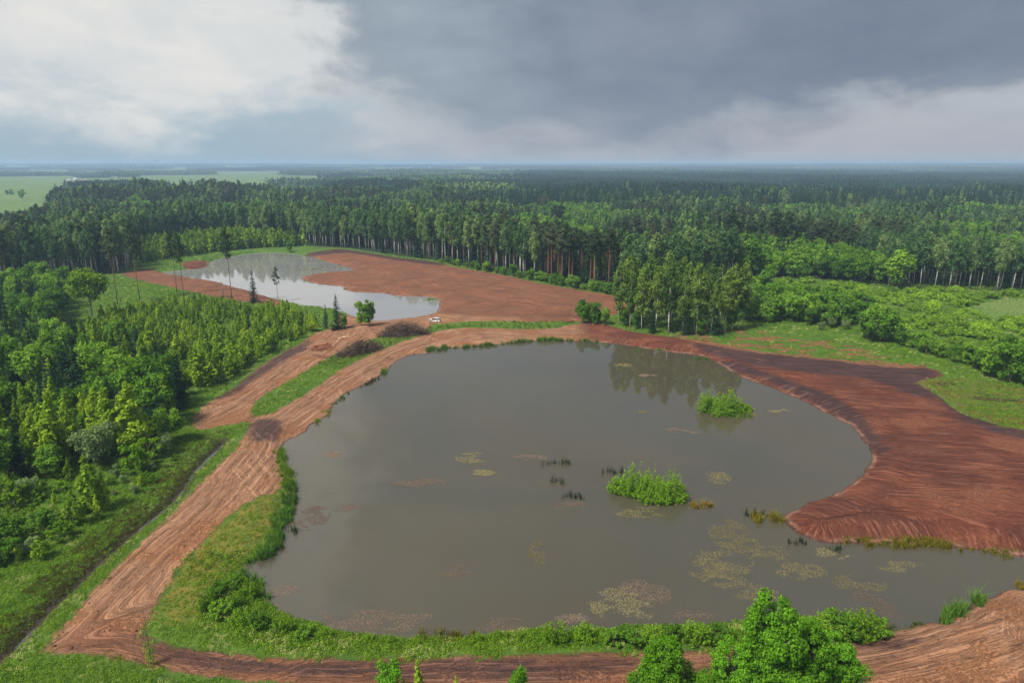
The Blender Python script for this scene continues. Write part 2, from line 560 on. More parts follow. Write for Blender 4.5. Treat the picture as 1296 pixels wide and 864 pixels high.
leaf_mat('leaf_broad', (0.034, 0.105, 0.016), (0.105, 0.235, 0.034), (0.12, 0.24, 0.036))
leaf_mat('leaf_front', (0.035, 0.12, 0.010), (0.115, 0.28, 0.028))
leaf_mat('leaf_silver', (0.07, 0.13, 0.06), (0.19, 0.27, 0.15))
leaf_mat('leaf_bush', (0.05, 0.13, 0.01), (0.14, 0.28, 0.02), (0.11, 0.23, 0.02))
leaf_mat('leaf_willow', (0.07, 0.155, 0.02), (0.18, 0.32, 0.045), (0.16, 0.29, 0.035))
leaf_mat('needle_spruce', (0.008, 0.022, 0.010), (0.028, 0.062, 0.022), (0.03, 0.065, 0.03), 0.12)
leaf_mat('needle_pine', (0.022, 0.042, 0.016), (0.065, 0.10, 0.04), (0.09, 0.10, 0.045), 0.15)
leaf_mat('herb', (0.042, 0.105, 0.011), (0.140, 0.250, 0.035), (0.115, 0.215, 0.02), 0.3)
leaf_mat('herb_dry', (0.07, 0.075, 0.012), (0.19, 0.19, 0.03), (0.16, 0.13, 0.02), 0.3)
leaf_mat('herb_dark', (0.024, 0.042, 0.010), (0.095, 0.135, 0.022), (0.06, 0.045, 0.018), 0.3)
leaf_mat('herb_pale', (0.12, 0.19, 0.07), (0.34, 0.40, 0.22), None, 0.25)
leaf_mat('reed', (0.03, 0.09, 0.02), (0.09, 0.19, 0.04), None, 0.25)
leaf_mat('reed_dark', (0.010, 0.018, 0.010), (0.03, 0.05, 0.03), None, 0.15)
leaf_mat('pond_weed', (0.13, 0.115, 0.056), (0.22, 0.19, 0.09), None, 0.1)
leaf_mat('pond_weed_pink', (0.13, 0.092, 0.066), (0.20, 0.14, 0.105), None, 0.1)

def bark(name, a, b, scale=3.0):
    t = NT(name)
    p = t.objco()
    s = t.noise(p, scale, 4, 0.65)
    t.principled(t.mix(t.smooth(s, 0.42, 0.62), a, b), 0.9, 0.1, t.bump(s, 0.4, 0.05))
bark('bark_birch', (0.62, 0.59, 0.54), (0.20, 0.18, 0.16), 0.9)
bark('bark_pine', (0.26, 0.13, 0.075), (0.13, 0.08, 0.055))
bark('bark_dark', (0.10, 0.08, 0.06), (0.05, 0.04, 0.03))
bark('bark_grey', (0.20, 0.18, 0.15), (0.10, 0.09, 0.075))
bark('dead_stick', (0.115, 0.075, 0.052), (0.045, 0.03, 0.022), 5)
bark('pale_stick', (0.24, 0.16, 0.11), (0.12, 0.08, 0.055), 5)
bark('log_bark', (0.42, 0.19, 0.10), (0.24, 0.10, 0.055), 2.5)
bark('log_end', (0.62, 0.42, 0.25), (0.5, 0.3, 0.16), 6)

def make_ground_mat():
    t = NT('ground')
    P = t.pos()
    A, B = t.attr('A'), t.attr('B')
    nA = t.noise(P, 0.45, 5, 0.65)
    nB = t.noise(P, 0.09, 4, 0.55)
    nC = t.noise(P, 2.2, 4, 0.65)
    nD = t.noise(P, 0.02, 3, 0.5)
    soil = t.math('ADD', t.attr('soil'), t.math('ADD', t.math('MULTIPLY', t.math('SUBTRACT', nA, 0.5), 2.8), t.math('MULTIPLY', t.math('SUBTRACT', nC, 0.5), 1.6)))
    sm = t.smooth(soil, -0.35, 0.35)
    # bare earth
    f1 = t.noise(t.vec(t.math('MULTIPLY', A, 0.85), t.math('MULTIPLY', B, 0.05)), 1.0, 5, 0.68, 0.05)
    f2 = t.noise(t.vec(t.math('MULTIPLY', A, 2.2), t.math('MULTIPLY', B, 0.07)), 1.0, 4, 0.68, 0.05)
    SA, SB = t.attr('SA'), t.attr('SB')
    g1 = t.noise(t.vec(t.math('MULTIPLY', SB, 0.75), t.math('MULTIPLY', SA, 0.10)), 1.0, 4, 0.65, 0.2)
    g2 = t.noise(t.vec(t.math('MULTIPLY', SB, 2.0), t.math('MULTIPLY', SA, 0.16)), 1.0, 4, 0.7, 0.2)
    # a second set of tracks crossing the first
    c1 = t.noise(t.vec(t.math('ADD', t.math('MULTIPLY', A, 1.0), t.math('MULTIPLY', B, 0.75)), t.math('ADD', t.math('MULTIPLY', B, 0.05), t.math('MULTIPLY', A, -0.07))), 1.0, 4, 0.7, 0.3)
    nE = t.noise(P, 0.055, 3, 0.6)
    nF = t.noise(P, 5.5, 4, 0.7)
    sh = t.attr('shore')
    def lerp(a, b, f):
        nd = t.n('ShaderNodeMix', data_type='FLOAT')
        t.put(nd.inputs[0], f); t.put(nd.inputs[2], a); t.put(nd.inputs[3], b)
        return nd.outputs[0]
    s1, s2 = lerp(f1, g1, sh), lerp(f2, g2, sh)
    s2 = lerp(s2, c1, t.math('MULTIPLY', t.smooth(nE, 0.50, 0.60), 0.75))
    s2 = lerp(s2, nC, t.math('MULTIPLY', t.smooth(nB, 0.52, 0.64), 0.6))
    # wheel tracks in pairs, wandering a little
    trk = None
    for off, sd in ((-2.7, 1.0), (-0.9, 1.0), (0.7, 4.0), (2.5, 4.0), (7.5, 7.0), (9.3, 7.0), (15.5, 9.0), (17.3, 9.0), (24.5, 12.0), (26.3, 12.0)):
        wan = t.math('MULTIPLY', t.math('SUBTRACT', t.noise(t.vec(t.math('MULTIPLY', B, 0.03), sd), 1.0, 2, 0.5), 0.5), 5.0)
        dd_ = t.math('ABSOLUTE', t.math('SUBTRACT', t.math('SUBTRACT', A, off), wan))
        q_ = t.smooth(dd_, 0.42, 0.16)
        trk = q_ if trk is None else t.math('MAXIMUM', trk, q_)
    trk = t.math('MULTIPLY', trk, t.math('MULTIPLY', t.smooth(nA, 0.35, 0.6), t.math('SUBTRACT', 1.0, sh)))
    # thin crisp scratches left by blades and cleats
    lin = t.smooth(t.math('ABSOLUTE', t.math('SUBTRACT', s2, 0.5)), 0.035, 0.0)
    red = t.mix(t.smooth(s1, 0.30, 0.70), (0.112, 0.029, 0.0145), (0.190, 0.054, 0.027))
    red = t.mix(t.math('MULTIPLY', t.smooth(nB, 0.46, 0.66), 0.8), red, (0.255, 0.092, 0.045))
    red = t.mix(t.math('MULTIPLY', t.smooth(nE, 0.56, 0.42), 0.5), red, (0.090, 0.028, 0.018))
    tan = t.mix(t.smooth(s1, 0.30, 0.70), (0.250, 0.118, 0.058), (0.425, 0.232, 0.135))
    tan = t.mix(t.math('MULTIPLY', t.smooth(nB, 0.44, 0.66), 0.7), tan, (0.325, 0.132, 0.050))
    earth = t.mix(t.attr('tone'), red, tan)
    earth = t.mix(t.math('MULTIPLY', t.smooth(s2, 0.50, 0.72), 0.6), earth, t.mix(0.6, earth, (0.42, 0.22, 0.14)))
    earth = t.mix(t.math('MULTIPLY', t.smooth(s2, 0.50, 0.32), 0.85), earth, t.mix(0.72, earth, (0.045, 0.019, 0.014)))
    earth = t.mix(t.math('MULTIPLY', t.smooth(nF, 0.56, 0.74), 0.5), earth, (0.075, 0.032, 0.022))
    earth = t.mix(t.math('MULTIPLY', t.smooth(nF, 0.42, 0.28), 0.35), earth, (0.36, 0.20, 0.125))
    earth = t.mix(t.math('MULTIPLY', lin, 0.42), earth, t.mix(0.7, earth, (0.035, 0.015, 0.011)))
    earth = t.mix(t.math('MULTIPLY', trk, 0.65), earth, t.mix(0.75, earth, t.mix(t.smooth(nC, 0.4, 0.6), (0.07, 0.032, 0.022), (0.16, 0.075, 0.046))))
    dk = t.smooth(t.math('ADD', t.attr('dark'), t.math('ADD', t.math('MULTIPLY', t.math('SUBTRACT', s1, 0.5), 7.0), t.math('MULTIPLY', t.math('SUBTRACT', nA, 0.5), 3.0))), -1.2, 1.8)
    peat = t.mix(t.smooth(s2, 0.38, 0.66), (0.030, 0.017, 0.018), (0.090, 0.048, 0.044))
    earth = t.mix(t.math('MULTIPLY', dk, 0.86), earth, peat)
    orr = t.smooth(t.math('ADD', t.attr('orange'), t.math('MULTIPLY', t.math('SUBTRACT', nA, 0.5), 4)), -1, 1)
    earth = t.mix(t.math('MULTIPLY', orr, 0.75), earth, t.mix(t.smooth(nC, 0.4, 0.6), (0.12, 0.06, 0.035), (0.42, 0.185, 0.075)))
    # washed-out rim along the water, wet below it
    pd = t.math('ADD', t.attr('pond'), t.math('MULTIPLY', t.math('SUBTRACT', nC, 0.5), 0.9))
    wet = t.smooth(pd, 0.55, 0.15)
    rim = t.math('MULTIPLY', t.smooth(pd, 1.3, 0.6), t.smooth(t.noise(P, 0.16, 3, 0.6), 0.40, 0.58))
    earth = t.mix(t.math('MULTIPLY', rim, 0.7), earth, (0.33, 0.18, 0.125))
    earth = t.mix(t.math('MULTIPLY', wet, 0.8), earth, (0.075, 0.040, 0.028))
    # green ground
    grass = t.mix(t.smooth(nA, 0.3, 0.7), (0.034, 0.078, 0.009), (0.078, 0.148, 0.018))
    grass = t.mix(t.smooth(nB, 0.35, 0.7), grass, t.mix(t.smooth(nC, 0.35, 0.65), (0.055, 0.110, 0.012), (0.115, 0.180, 0.024)))
    moss = t.smooth(t.math('ADD', t.attr('moss'), t.math('MULTIPLY', t.math('SUBTRACT', nA, 0.5), 4)), -1.2, 1.5)
    grass = t.mix(moss, grass, t.mix(t.smooth(nA, 0.35, 0.65), (0.075, 0.115, 0.012), (0.165, 0.140, 0.022)))
    yg = t.smooth(t.math('ADD', t.attr('yg'), t.math('MULTIPLY', t.math('SUBTRACT', nA, 0.5), 5)), -1.5, 1.5)
    ygc = t.mix(t.smooth(nA, 0.4, 0.6), (0.105, 0.125, 0.022), (0.062, 0.115, 0.016))
    ygc = t.mix(t.smooth(t.math('ADD', t.math('MULTIPLY', nC, 0.5), t.math('MULTIPLY', nB, 0.5)), 0.50, 0.58), ygc, (0.15, 0.07, 0.035))
    grass = t.mix(yg, grass, ygc)
    dt = t.math('ADD', t.attr('ditch'), t.math('MULTIPLY', t.math('SUBTRACT', nA, 0.5), 2.0))
    grass = t.mix(t.smooth(dt, 2.2, 0.8), grass, (0.045, 0.036, 0.022))
    fl = t.smooth(t.attr('field'), -0.2, 0.2)
    fcol = t.mix(t.smooth(nD, 0.38, 0.62), (0.075, 0.14, 0.03), (0.125, 0.175, 0.045))
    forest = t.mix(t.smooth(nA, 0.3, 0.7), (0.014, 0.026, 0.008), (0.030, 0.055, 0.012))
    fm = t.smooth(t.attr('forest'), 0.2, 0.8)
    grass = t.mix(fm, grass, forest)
    grass = t.mix(fl, grass, fcol)
    col = t.mix(sm, grass, earth)
    hb = t.math('ADD', t.math('MULTIPLY', s1, 1.2), t.math('ADD', t.math('MULTIPLY', t.math('ADD', lin, trk), -0.35), t.math('ADD', t.math('MULTIPLY', s2, 0.8), t.math('ADD', t.math('MULTIPLY', nC, 0.6), t.math('MULTIPLY', nF, 0.3)))))
    hg = t.math('ADD', nC, nA)
    hh = lerp(hg, hb, sm)
    rough = t.math('SUBTRACT', 0.95, t.math('MULTIPLY', t.math('MULTIPLY', dk, sm), 0.25))
    t.principled(col, rough, 0.2, t.bump(hh, 0.9, 0.38))
make_ground_mat()

def make_water(name, col, col2, ripple, ior):
    t = NT(name)
    P = t.pos()
    w1 = t.noise(P, 1.3, 3, 0.55)
    w2 = t.noise(P, 0.022, 4, 0.6, 0.6)
    w3 = t.noise(t.vec(*[t.math('MULTIPLY', q, f) for q, f in zip(t.n('ShaderNodeSeparateXYZ').outputs, (0.02, 0.07, 1))]), 1.0, 4, 0.6)
    sx = [n for n in t.t.nodes if n.bl_idname == 'ShaderNodeSeparateXYZ'][0]
    t.put(sx.inputs[0], P)
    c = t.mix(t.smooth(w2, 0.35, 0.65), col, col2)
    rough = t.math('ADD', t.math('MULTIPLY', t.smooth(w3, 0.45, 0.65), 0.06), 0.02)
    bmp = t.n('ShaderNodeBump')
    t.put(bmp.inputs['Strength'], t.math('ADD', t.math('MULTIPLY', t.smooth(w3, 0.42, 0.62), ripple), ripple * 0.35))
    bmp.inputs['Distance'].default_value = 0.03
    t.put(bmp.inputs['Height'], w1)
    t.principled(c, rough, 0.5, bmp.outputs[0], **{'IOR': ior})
make_water('pond_water', (0.058, 0.053, 0.037), (0.068, 0.056, 0.033), 0.09, 1.62)
make_water('far_water', (0.20, 0.195, 0.195), (0.22, 0.21, 0.205), 0.10, 1.75)  # pale body colour stands in for the bright sky it mirrors
make_water('ditch_water', (0.06, 0.06, 0.05), (0.05, 0.05, 0.04), 0.08, 1.33)

def plain(name, col, rough=0.6, spec=0.4, **kw):
    t = NT(name)
    s = t.noise(t.objco(), 6, 3)
    t.principled(t.mix(t.math('MULTIPLY', s, 0.35), col, tuple(q * 0.7 for q in col)), rough, spec, **kw)
plain('car_paint', (0.74, 0.75, 0.76), 0.25, 0.5)
plain('car_glass', (0.015, 0.018, 0.02), 0.06, 0.6)
plain('tyre', (0.02, 0.02, 0.02), 0.85, 0.2)
plain('rim_metal', (0.45, 0.45, 0.46), 0.35, 0.5)
plain('car_trim', (0.03, 0.03, 0.032), 0.6, 0.4)
plain('lamp_red', (0.45, 0.02, 0.015), 0.25, 0.5)
plain('lamp_clear', (0.75, 0.77, 0.78), 0.15, 0.6)
plain('house_white', (0.72, 0.70, 0.66), 0.8, 0.2)
plain('house_roof', (0.28, 0.16, 0.12), 0.8, 0.2)
plain('roof_grey', (0.34, 0.35, 0.36), 0.7, 0.2)
plain('peat', (0.045, 0.03, 0.026), 0.9, 0.2)

# ------------------------------------------------------------------ mesh helpers
def np_mesh(name, V, Q=None, T=None, mats=(), mi=None, attrs=None, smooth=False):
    """fast mesh from numpy arrays: quads Q (n,4), triangles T (m,3); mi one index per face; attrs per vertex"""
    V = np.asarray(V, np.float32).reshape(-1, 3)
    Q = np.zeros((0, 4), np.int32) if Q is None else np.asarray(Q, np.int32).reshape(-1, 4)
    T = np.zeros((0, 3), np.int32) if T is None else np.asarray(T, np.int32).reshape(-1, 3)
    me = bpy.data.meshes.new(name)
    nl = Q.size + T.size
    nf = len(Q) + len(T)
    me.vertices.add(len(V))
    me.vertices.foreach_set('co', V.ravel())
    me.loops.add(nl)
    me.polygons.add(nf)
    me.loops.foreach_set('vertex_index', np.concatenate([Q.ravel(), T.ravel()]))
    tot = np.concatenate([np.full(len(Q), 4), np.full(len(T), 3)]).astype(np.int32)
    st = np.concatenate([[0], np.cumsum(tot)[:-1]]).astype(np.int32) if nf else np.zeros(0, np.int32)
    me.polygons.foreach_set('loop_start', st)
    me.polygons.foreach_set('loop_total', tot)
    for m in mats:
        me.materials.append(MATS[m])
    if mi is not None:
        me.polygons.foreach_set('material_index', np.asarray(mi, np.int32))
    if smooth:
        me.polygons.foreach_set('use_smooth', np.ones(nf, bool))
    if attrs:
        for k, a in attrs.items():
            at = me.attributes.new(k, 'FLOAT', 'POINT')
            at.data.foreach_set('value', np.asarray(a, np.float32))
    me.update(calc_edges=True)
    return me

def tag(o, label=None, cat=None, group=None, kind=None):
    if label: o['label'] = label
    if cat: o['category'] = cat
    if group: o['group'] = group
    if kind: o['kind'] = kind
    return o
def link(name, me, parent=None):
    o = bpy.data.objects.new(name, me)
    COL.objects.link(o)
    if parent is not None:
        o.parent = parent
    return o
def empty(name, loc=(0, 0, 0), rz=0.0, scale=1.0):
    o = bpy.data.objects.new(name, None)
    COL.objects.link(o)
    o.empty_display_size = 0.5
    o.location = loc
    o.rotation_euler = (0, 0, rz)
    o.scale = (scale,) * 3 if isinstance(scale, (int, float)) else scale
    return o

def tube(path, radii, sides=6, cap=True):
    """one tapered tube along a path -> V, Q, T"""
    path = np.asarray(path, float)
    n = len(path)
    tan = np.gradient(path, axis=0)
    tan /= np.linalg.norm(tan, axis=1)[:, None] + 1e-9
    ref = np.where(np.abs(tan[:, 2:3]) > 0.9, np.array([[1.0, 0, 0]]), np.array([[0, 0, 1.0]]))
    u = np.cross(tan, ref)
    u /= np.linalg.norm(u, axis=1)[:, None] + 1e-9
    w = np.cross(tan, u)
    ang = np.linspace(0, 2 * np.pi, sides, endpoint=False)
    r = np.asarray(radii, float)[:, None, None]
    V = path[:, None, :] + r * (np.cos(ang)[None, :, None] * u[:, None, :] + np.sin(ang)[None, :, None] * w[:, None, :])
    V = V.reshape(-1, 3)
    i = np.arange(n - 1)[:, None] * sides
    j = np.arange(sides)[None, :]
    k = (j + 1) % sides
    Q = np.stack([i + j, i + k, i + sides + k, i + sides + j], -1).reshape(-1, 4)
    T = np.zeros((0, 3), int)
    if cap:
        b0, b1 = len(V), len(V) + 1
        V = np.vstack([V, path[0], path[-1]])
        jj = np.arange(sides)
        kk = (jj + 1) % sides
        T = np.vstack([np.stack([kk, jj, np.full(sides, b0)], -1),
                       np.stack([jj + (n - 1) * sides, kk + (n - 1) * sides, np.full(sides, b1)], -1)])
    return V, Q, T
class Acc:
    def __init__(self):
        self.V, self.Q, self.T, self.a, self.mq, self.mt, self.n = [], [], [], [], [], [], 0
    def add(self, V, Q, T=None, v=None, m=0):
        V = np.asarray(V, float)
        self.V.append(V)
        Q = np.asarray(Q, int).reshape(-1, 4)
        self.Q.append(Q + self.n)
        self.mq.append(np.full(len(Q), m))
        T = np.zeros((0, 3), int) if T is None else np.asarray(T, int).reshape(-1, 3)
        self.T.append(T + self.n)
        self.mt.append(np.full(len(T), m))
        self.a.append(np.full(len(V), 0.5) if v is None else v)
        self.n += len(V)
    def tube(self, path, radii, sides=6, m=0):
        self.add(*tube(path, radii, sides), m=m)
    def box(self, lo, hi, m=0):
        (a, b, c), (d, e, f) = lo, hi
        V = [(a, b, c), (d, b, c), (d, e, c), (a, e, c), (a, b, f), (d, b, f), (d, e, f), (a, e, f)]
        self.add(V, [(0, 3, 2, 1), (4, 5, 6, 7), (0, 1, 5, 4), (1, 2, 6, 5), (2, 3, 7, 6), (3, 0, 4, 7)], m=m)
    def mesh(self, name, mats, smooth=False):
        return np_mesh(name, np.vstack(self.V), np.vstack(self.Q), np.vstack(self.T), mats,
                       np.concatenate(self.mq + self.mt), {'v': np.concatenate(self.a)}, smooth)

def unit(a):
    return a / (np.linalg.norm(a, axis=-1, keepdims=True) + 1e-9)
def leaf_quads(r, pos, nrm, size, aspect=0.62, tdir=None):
    """a rhombic leaf (spray) at every point"""
    n = len(pos)
    if tdir is None:
        tdir = r.normal(size=(n, 3))
    t = unit(tdir - (tdir * nrm).sum(1, keepdims=True) * nrm)
    b = np.cross(nrm, t)
    s = (size * r.uniform(0.6, 1.35, n))[:, None]
    V = np.stack([pos - t * s, pos + b * s * aspect, pos + t * s, pos - b * s * aspect], 1).reshape(-1, 3)
    Q = np.arange(4 * n).reshape(-1, 4)
    return V, Q, np.repeat(r.uniform(0, 1, n), 4)
def clump_leaves(r, cen, rad, n, size, up=0.35, fill=0.45, rough=0.7, aspect=0.62):
    """n leaves spread through ellipsoid clumps (cen (k,3), rad (k,3)); outer ones lie on the clump's skin"""
    k = len(cen)
    vol = rad.prod(1) ** (2 / 3)
    i = r.choice(k, n, p=vol / vol.sum())
    d = unit(r.normal(size=(n, 3)))
    q = r.uniform(0, 1, n) ** fill
    pos = cen[i] + d * q[:, None] * rad[i]
    nrm = unit(d + np.array([0, 0, up]) + r.normal(size=(n, 3)) * rough)
    return leaf_quads(r, pos, nrm, size, aspect)
def limb_set(acc, r, base, cen, r0, sides=4, bend=0.15, m=0):
    """limbs from the trunk axis to clump centres"""
    for b, c in zip(base, cen):
        mid = (b + c) / 2 + r.normal(size=3) * np.linalg.norm(c - b) * bend * 0.5
        acc.tube(np.array([b, mid, c]), [r0, r0 * 0.65, r0 * 0.25], sides, m)

def trunk_path(r, h, bend, n=6):
    t = np.linspace(0, 1, n)
    off = r.normal(size=2) * bend * h
    off2 = r.normal(size=2) * bend * h * 0.5
    return np.stack([off[0] * t * t + off2[0] * np.sin(t * 3.1), off[1] * t * t + off2[1] * np.sin(t * 3.1), h * t], 1)
def on_path(path, t):
    f = np.clip(t, 0, 1) * (len(path) - 1)
    i = np.minimum(f.astype(int), len(path) - 2)
    return path[i] + (path[i + 1] - path[i]) * (f - i)[:, None]

# every tree kind gives (trunk mesh, crown mesh, height) at true size
def gen_birch(seed, h=27.0, leaves=1500, size=0.55, lo=0.40, spread=0.105, mat='leaf_birch', barkm='bark_birch', stems=1):
    r = np.random.default_rng(seed)
    tr, cr = Acc(), Acc()
    cens, rads, bases = [], [], []
    for s in range(stems):
        p = trunk_path(r, h, 0.018 + 0.03 * (stems > 1))
        if s: p[:, :2] += r.normal(size=2) * 0.5
        tr.tube(p, np.array([0.0088, 0.0075, 0.0062, 0.0045, 0.0026, 0.0006]) * h * r.uniform(0.85, 1.1), 6)
        k = 26 // stems + 4
        t = lo + (1 - lo) * np.linspace(0, 0.97, k) ** 0.9
        env = np.sin(np.clip((t - lo) / (1 - lo) * 0.86 + 0.16, 0, 1) * np.pi) ** 0.75
        a = r.uniform(0, 2 * np.pi, k)
        rr = env * spread * h * r.uniform(0.25, 1.0, k)
        c = on_path(p, t)
        b = on_path(p, t - 0.07)
        c = c + np.stack([np.cos(a) * rr, np.sin(a) * rr, -rr * 0.10], 1)
        w = (0.030 + 0.030 * env) * h * r.uniform(0.8, 1.25, k)
        cens.append(c); rads.append(np.stack([w, w, w * r.uniform(0.9, 1.5, k)], 1)); bases.append(b)
    cens, rads, bases = np.vstack(cens), np.vstack(rads), np.vstack(bases)
    limb_set(tr, r, bases, cens, 0.0022 * h)
    cr.add(*(lambda q: (q[0], q[1], None, q[2]))(clump_leaves(r, cens, rads, leaves, size, 0.3, 0.5)))
    return tr.mesh('birch_trunk', [barkm], True), cr.mesh('birch_crown', [mat]), h
def gen_pine(seed, h=26.0, leaves=1100, size=0.5, lo=0.66, spread=0.105, trunk_r=1.0, lean=0.012):
    r = np.random.default_rng(seed)
    tr, cr = Acc(), Acc()
    p = trunk_path(r, h, lean)
    tr.tube(p, np.array([0.0095, 0.0085, 0.0075, 0.006, 0.004, 0.001]) * h * trunk_r, 6)
    k = 20
    t = lo + (1 - lo) * np.linspace(0, 1, k)
    env = np.sin(np.clip((t - lo) / (1 - lo) * 0.8 + 0.2, 0, 1) * np.pi) ** 0.6
    a = r.uniform(0, 2 * np.pi, k)
    rr = env * spread * h * r.uniform(0.35, 1.1, k)
    c = on_path(p, t) + np.stack([np.cos(a) * rr, np.sin(a) * rr, rr * 0.15], 1)
    w = (0.026 + 0.026 * env) * h * r.uniform(0.8, 1.2, k)
    rad = np.stack([w * 1.15, w * 1.15, w * 0.62], 1)
    limb_set(tr, r, on_path(p, t - 0.03), c, 0.0026 * h)
    for q in range(5):                                   # dead stubs on the bare stem
        b = on_path(p, np.array([r.uniform(0.35, lo)]))[0]
        ang = r.uniform(0, 6.28)
        tr.tube([b, b + np.array([math.cos(ang), math.sin(ang), 0.15]) * r.uniform(0.4, 1.2)], [0.05, 0.01], 4)
    cr.add(*(lambda q: (q[0], q[1], None, q[2]))(clump_leaves(r, c, rad, leaves, size, 0.5, 0.5, 0.7, 0.45)))
    return tr.mesh('pine_trunk', ['bark_pine'], True), cr.mesh('pine_crown', ['needle_pine']), h
def gen_spruce(seed, h=14.0, levels=20, per=9, spread=0.20, size=0.5, sub=5, mat='needle_spruce', lo=0.04, power=0.85):
    r = np.random.default_rng(seed)
    tr, cr = Acc(), Acc()
    p = trunk_path(r, h, 0.006)
    tr.tube(p, np.array([0.011, 0.009, 0.007, 0.005, 0.003, 0.0008]) * h, 6)
    P, Nn, Tt, S = [], [], [], []
    for l in range(levels):
        t = lo + (0.985 - lo) * (l + r.uniform(-0.3, 0.3)) / levels
        R_ = spread * h * (1 - t) ** power + 0.05
        for b in range(per):
            ang = r.uniform(0, 2 * np.pi)
            rb = R_ * r.uniform(0.65, 1.12)
            c0 = on_path(p, np.array([t]))[0]
            d = np.array([math.cos(ang), math.sin(ang), 0])
            side = np.array([-d[1], d[0], 0])
            for s in range(sub):
                f = (s + r.uniform(0.2, 0.9)) / sub
                z = 0.10 * rb * f - 0.42 * rb * f * f
                pos = c0 + d * rb * f + np.array([0, 0, z]) + side * r.normal() * 0.13 * rb
                P.append(pos)
                Tt.append(d + side * r.normal() * 0.6 + np.array([0, 0, -0.35 * f]))
                Nn.append(np.array([0, 0, 1.0]) + d * 0.35 + r.normal(size=3) * 0.35)
                S.append(size * (0.45 + 0.6 * (rb / (spread * h))))
    top = on_path(p, np.linspace(0.9, 1.0, 8))
    P += list(top); Tt += [np.array([0.1, 0.1, 1.0])] * 8; Nn += list(r.normal(size=(8, 3)) * np.array([1, 1, .2])); S += [size * 0.5] * 8
    V, Q, a = leaf_quads(r, np.array(P), unit(np.array(Nn)), np.array(S), 0.42, np.array(Tt))
    cr.add(V, Q, None, a)
    return tr.mesh('spruce_trunk', ['bark_dark'], True), cr.mesh('spruce_crown', [mat]), h
def gen_cone(seed, h=8.0, leaves=1500, size=0.3, spread=0.21, mat='leaf_young', barkm='bark_grey', lo=0.05, peak=0.28, lumps=24):
    """young birch or aspen: a pointed crown on a thin stem"""
    r = np.random.default_rng(seed)
    tr, cr = Acc(), Acc()
    p = trunk_path(r, h, 0.02)
    tr.tube(p, np.array([0.0085, 0.007, 0.0055, 0.004, 0.0022, 0.0006]) * h, 5)
    t = lo + (0.97 - lo) * np.linspace(0, 1, lumps) ** 0.9
    tt = (t - lo) / (1 - lo)
    env = np.where(tt < peak, 0.55 + 0.45 * tt / peak, ((1 - tt) / (1 - peak)) ** 0.85)
    a = np.arange(lumps) * 2.4 + r.uniform(0, 0.9, lumps)
    rr = env * spread * h * r.uniform(0.35, 0.85, lumps)
    c = on_path(p, t) + np.stack([np.cos(a) * rr, np.sin(a) * rr, 0 * rr], 1)
    w = (0.022 + 0.085 * env) * h * r.uniform(0.8, 1.2, lumps) * spread / 0.21
    rad = np.stack([w, w, w * 1.3], 1)
    limb_set(tr, r, on_path(p, t - 0.08), c, 0.0025 * h, 4)
    cr.add(*(lambda q: (q[0], q[1], None, q[2]))(clump_leaves(r, c, rad, leaves, size, 0.5, 0.55)))
    top = on_path(p, np.linspace(0.86, 1.01, 24)) + r.normal(size=(24, 3)) * 0.012 * h
    V, Q, aa = leaf_quads(r, top, unit(r.normal(size=(24, 3))), size * 0.8)
    cr.add(V, Q, None, aa)
    return tr.mesh('young_trunk', [barkm], True), cr.mesh('young_crown', [mat]), h
def gen_broad(seed, h=11.0, leaves=3000, size=0.34, width=0.62, lo=0.22, mat='leaf_broad', lumps=30, barkm='bark_grey', stems=1, flat=1.0, clump=0.115):
    """rounded broadleaf crown built of many leaf clumps on limbs"""
    r = np.random.default_rng(seed)
    tr, cr = Acc(), Acc()
    cens, bases = [], []
    for s in range(stems):
        p = trunk_path(r, h * 0.86, 0.03)
        if stems > 1:
            ang = 2 * np.pi * s / stems + r.uniform(0, 1)
            t = np.linspace(0, 1, len(p))[:, None]
            p = p + t * np.array([math.cos(ang), math.sin(ang), -0.15 * r.random()]) * width * h * 0.32
        tr.tube(p, np.array([0.016, 0.013, 0.010, 0.007, 0.004, 0.001]) * h / (1 + 0.5 * (stems > 1)), 6)
        k = max(5, lumps // stems)
        d = unit(r.normal(size=(k, 3)) * np.array([1, 1, 0.9]))
        q = r.uniform(0.25, 1.0, k) ** 0.5
        cz = h * (lo + (1 - lo) * 0.50)
        c = np.array([p[-1, 0] * 0.5, p[-1, 1] * 0.5, cz]) + d * q[:, None] * np.array([width / 2 * 0.80, width / 2 * 0.80, (1 - lo) / 2 * 0.80]) * h
        tb = np.clip((c[:, 2] / h - 0.16) / 0.86, 0.1, 0.9)
        cens.append(c); bases.append(on_path(p, tb))
    cens, bases = np.vstack(cens), np.vstack(bases)
    w = clump * h * r.uniform(0.7, 1.3, len(cens))
    rads = np.stack([w, w, w * 0.85 * flat], 1)
    limb_set(tr, r, bases, cens, 0.0045 * h)
    cr.add(*(lambda q: (q[0], q[1], None, q[2]))(clump_leaves(r, cens, rads, leaves, size, 0.45, 0.4)))
    return tr.mesh('broadleaf_trunk', [barkm], True), cr.mesh('broadleaf_crown', [mat]), h
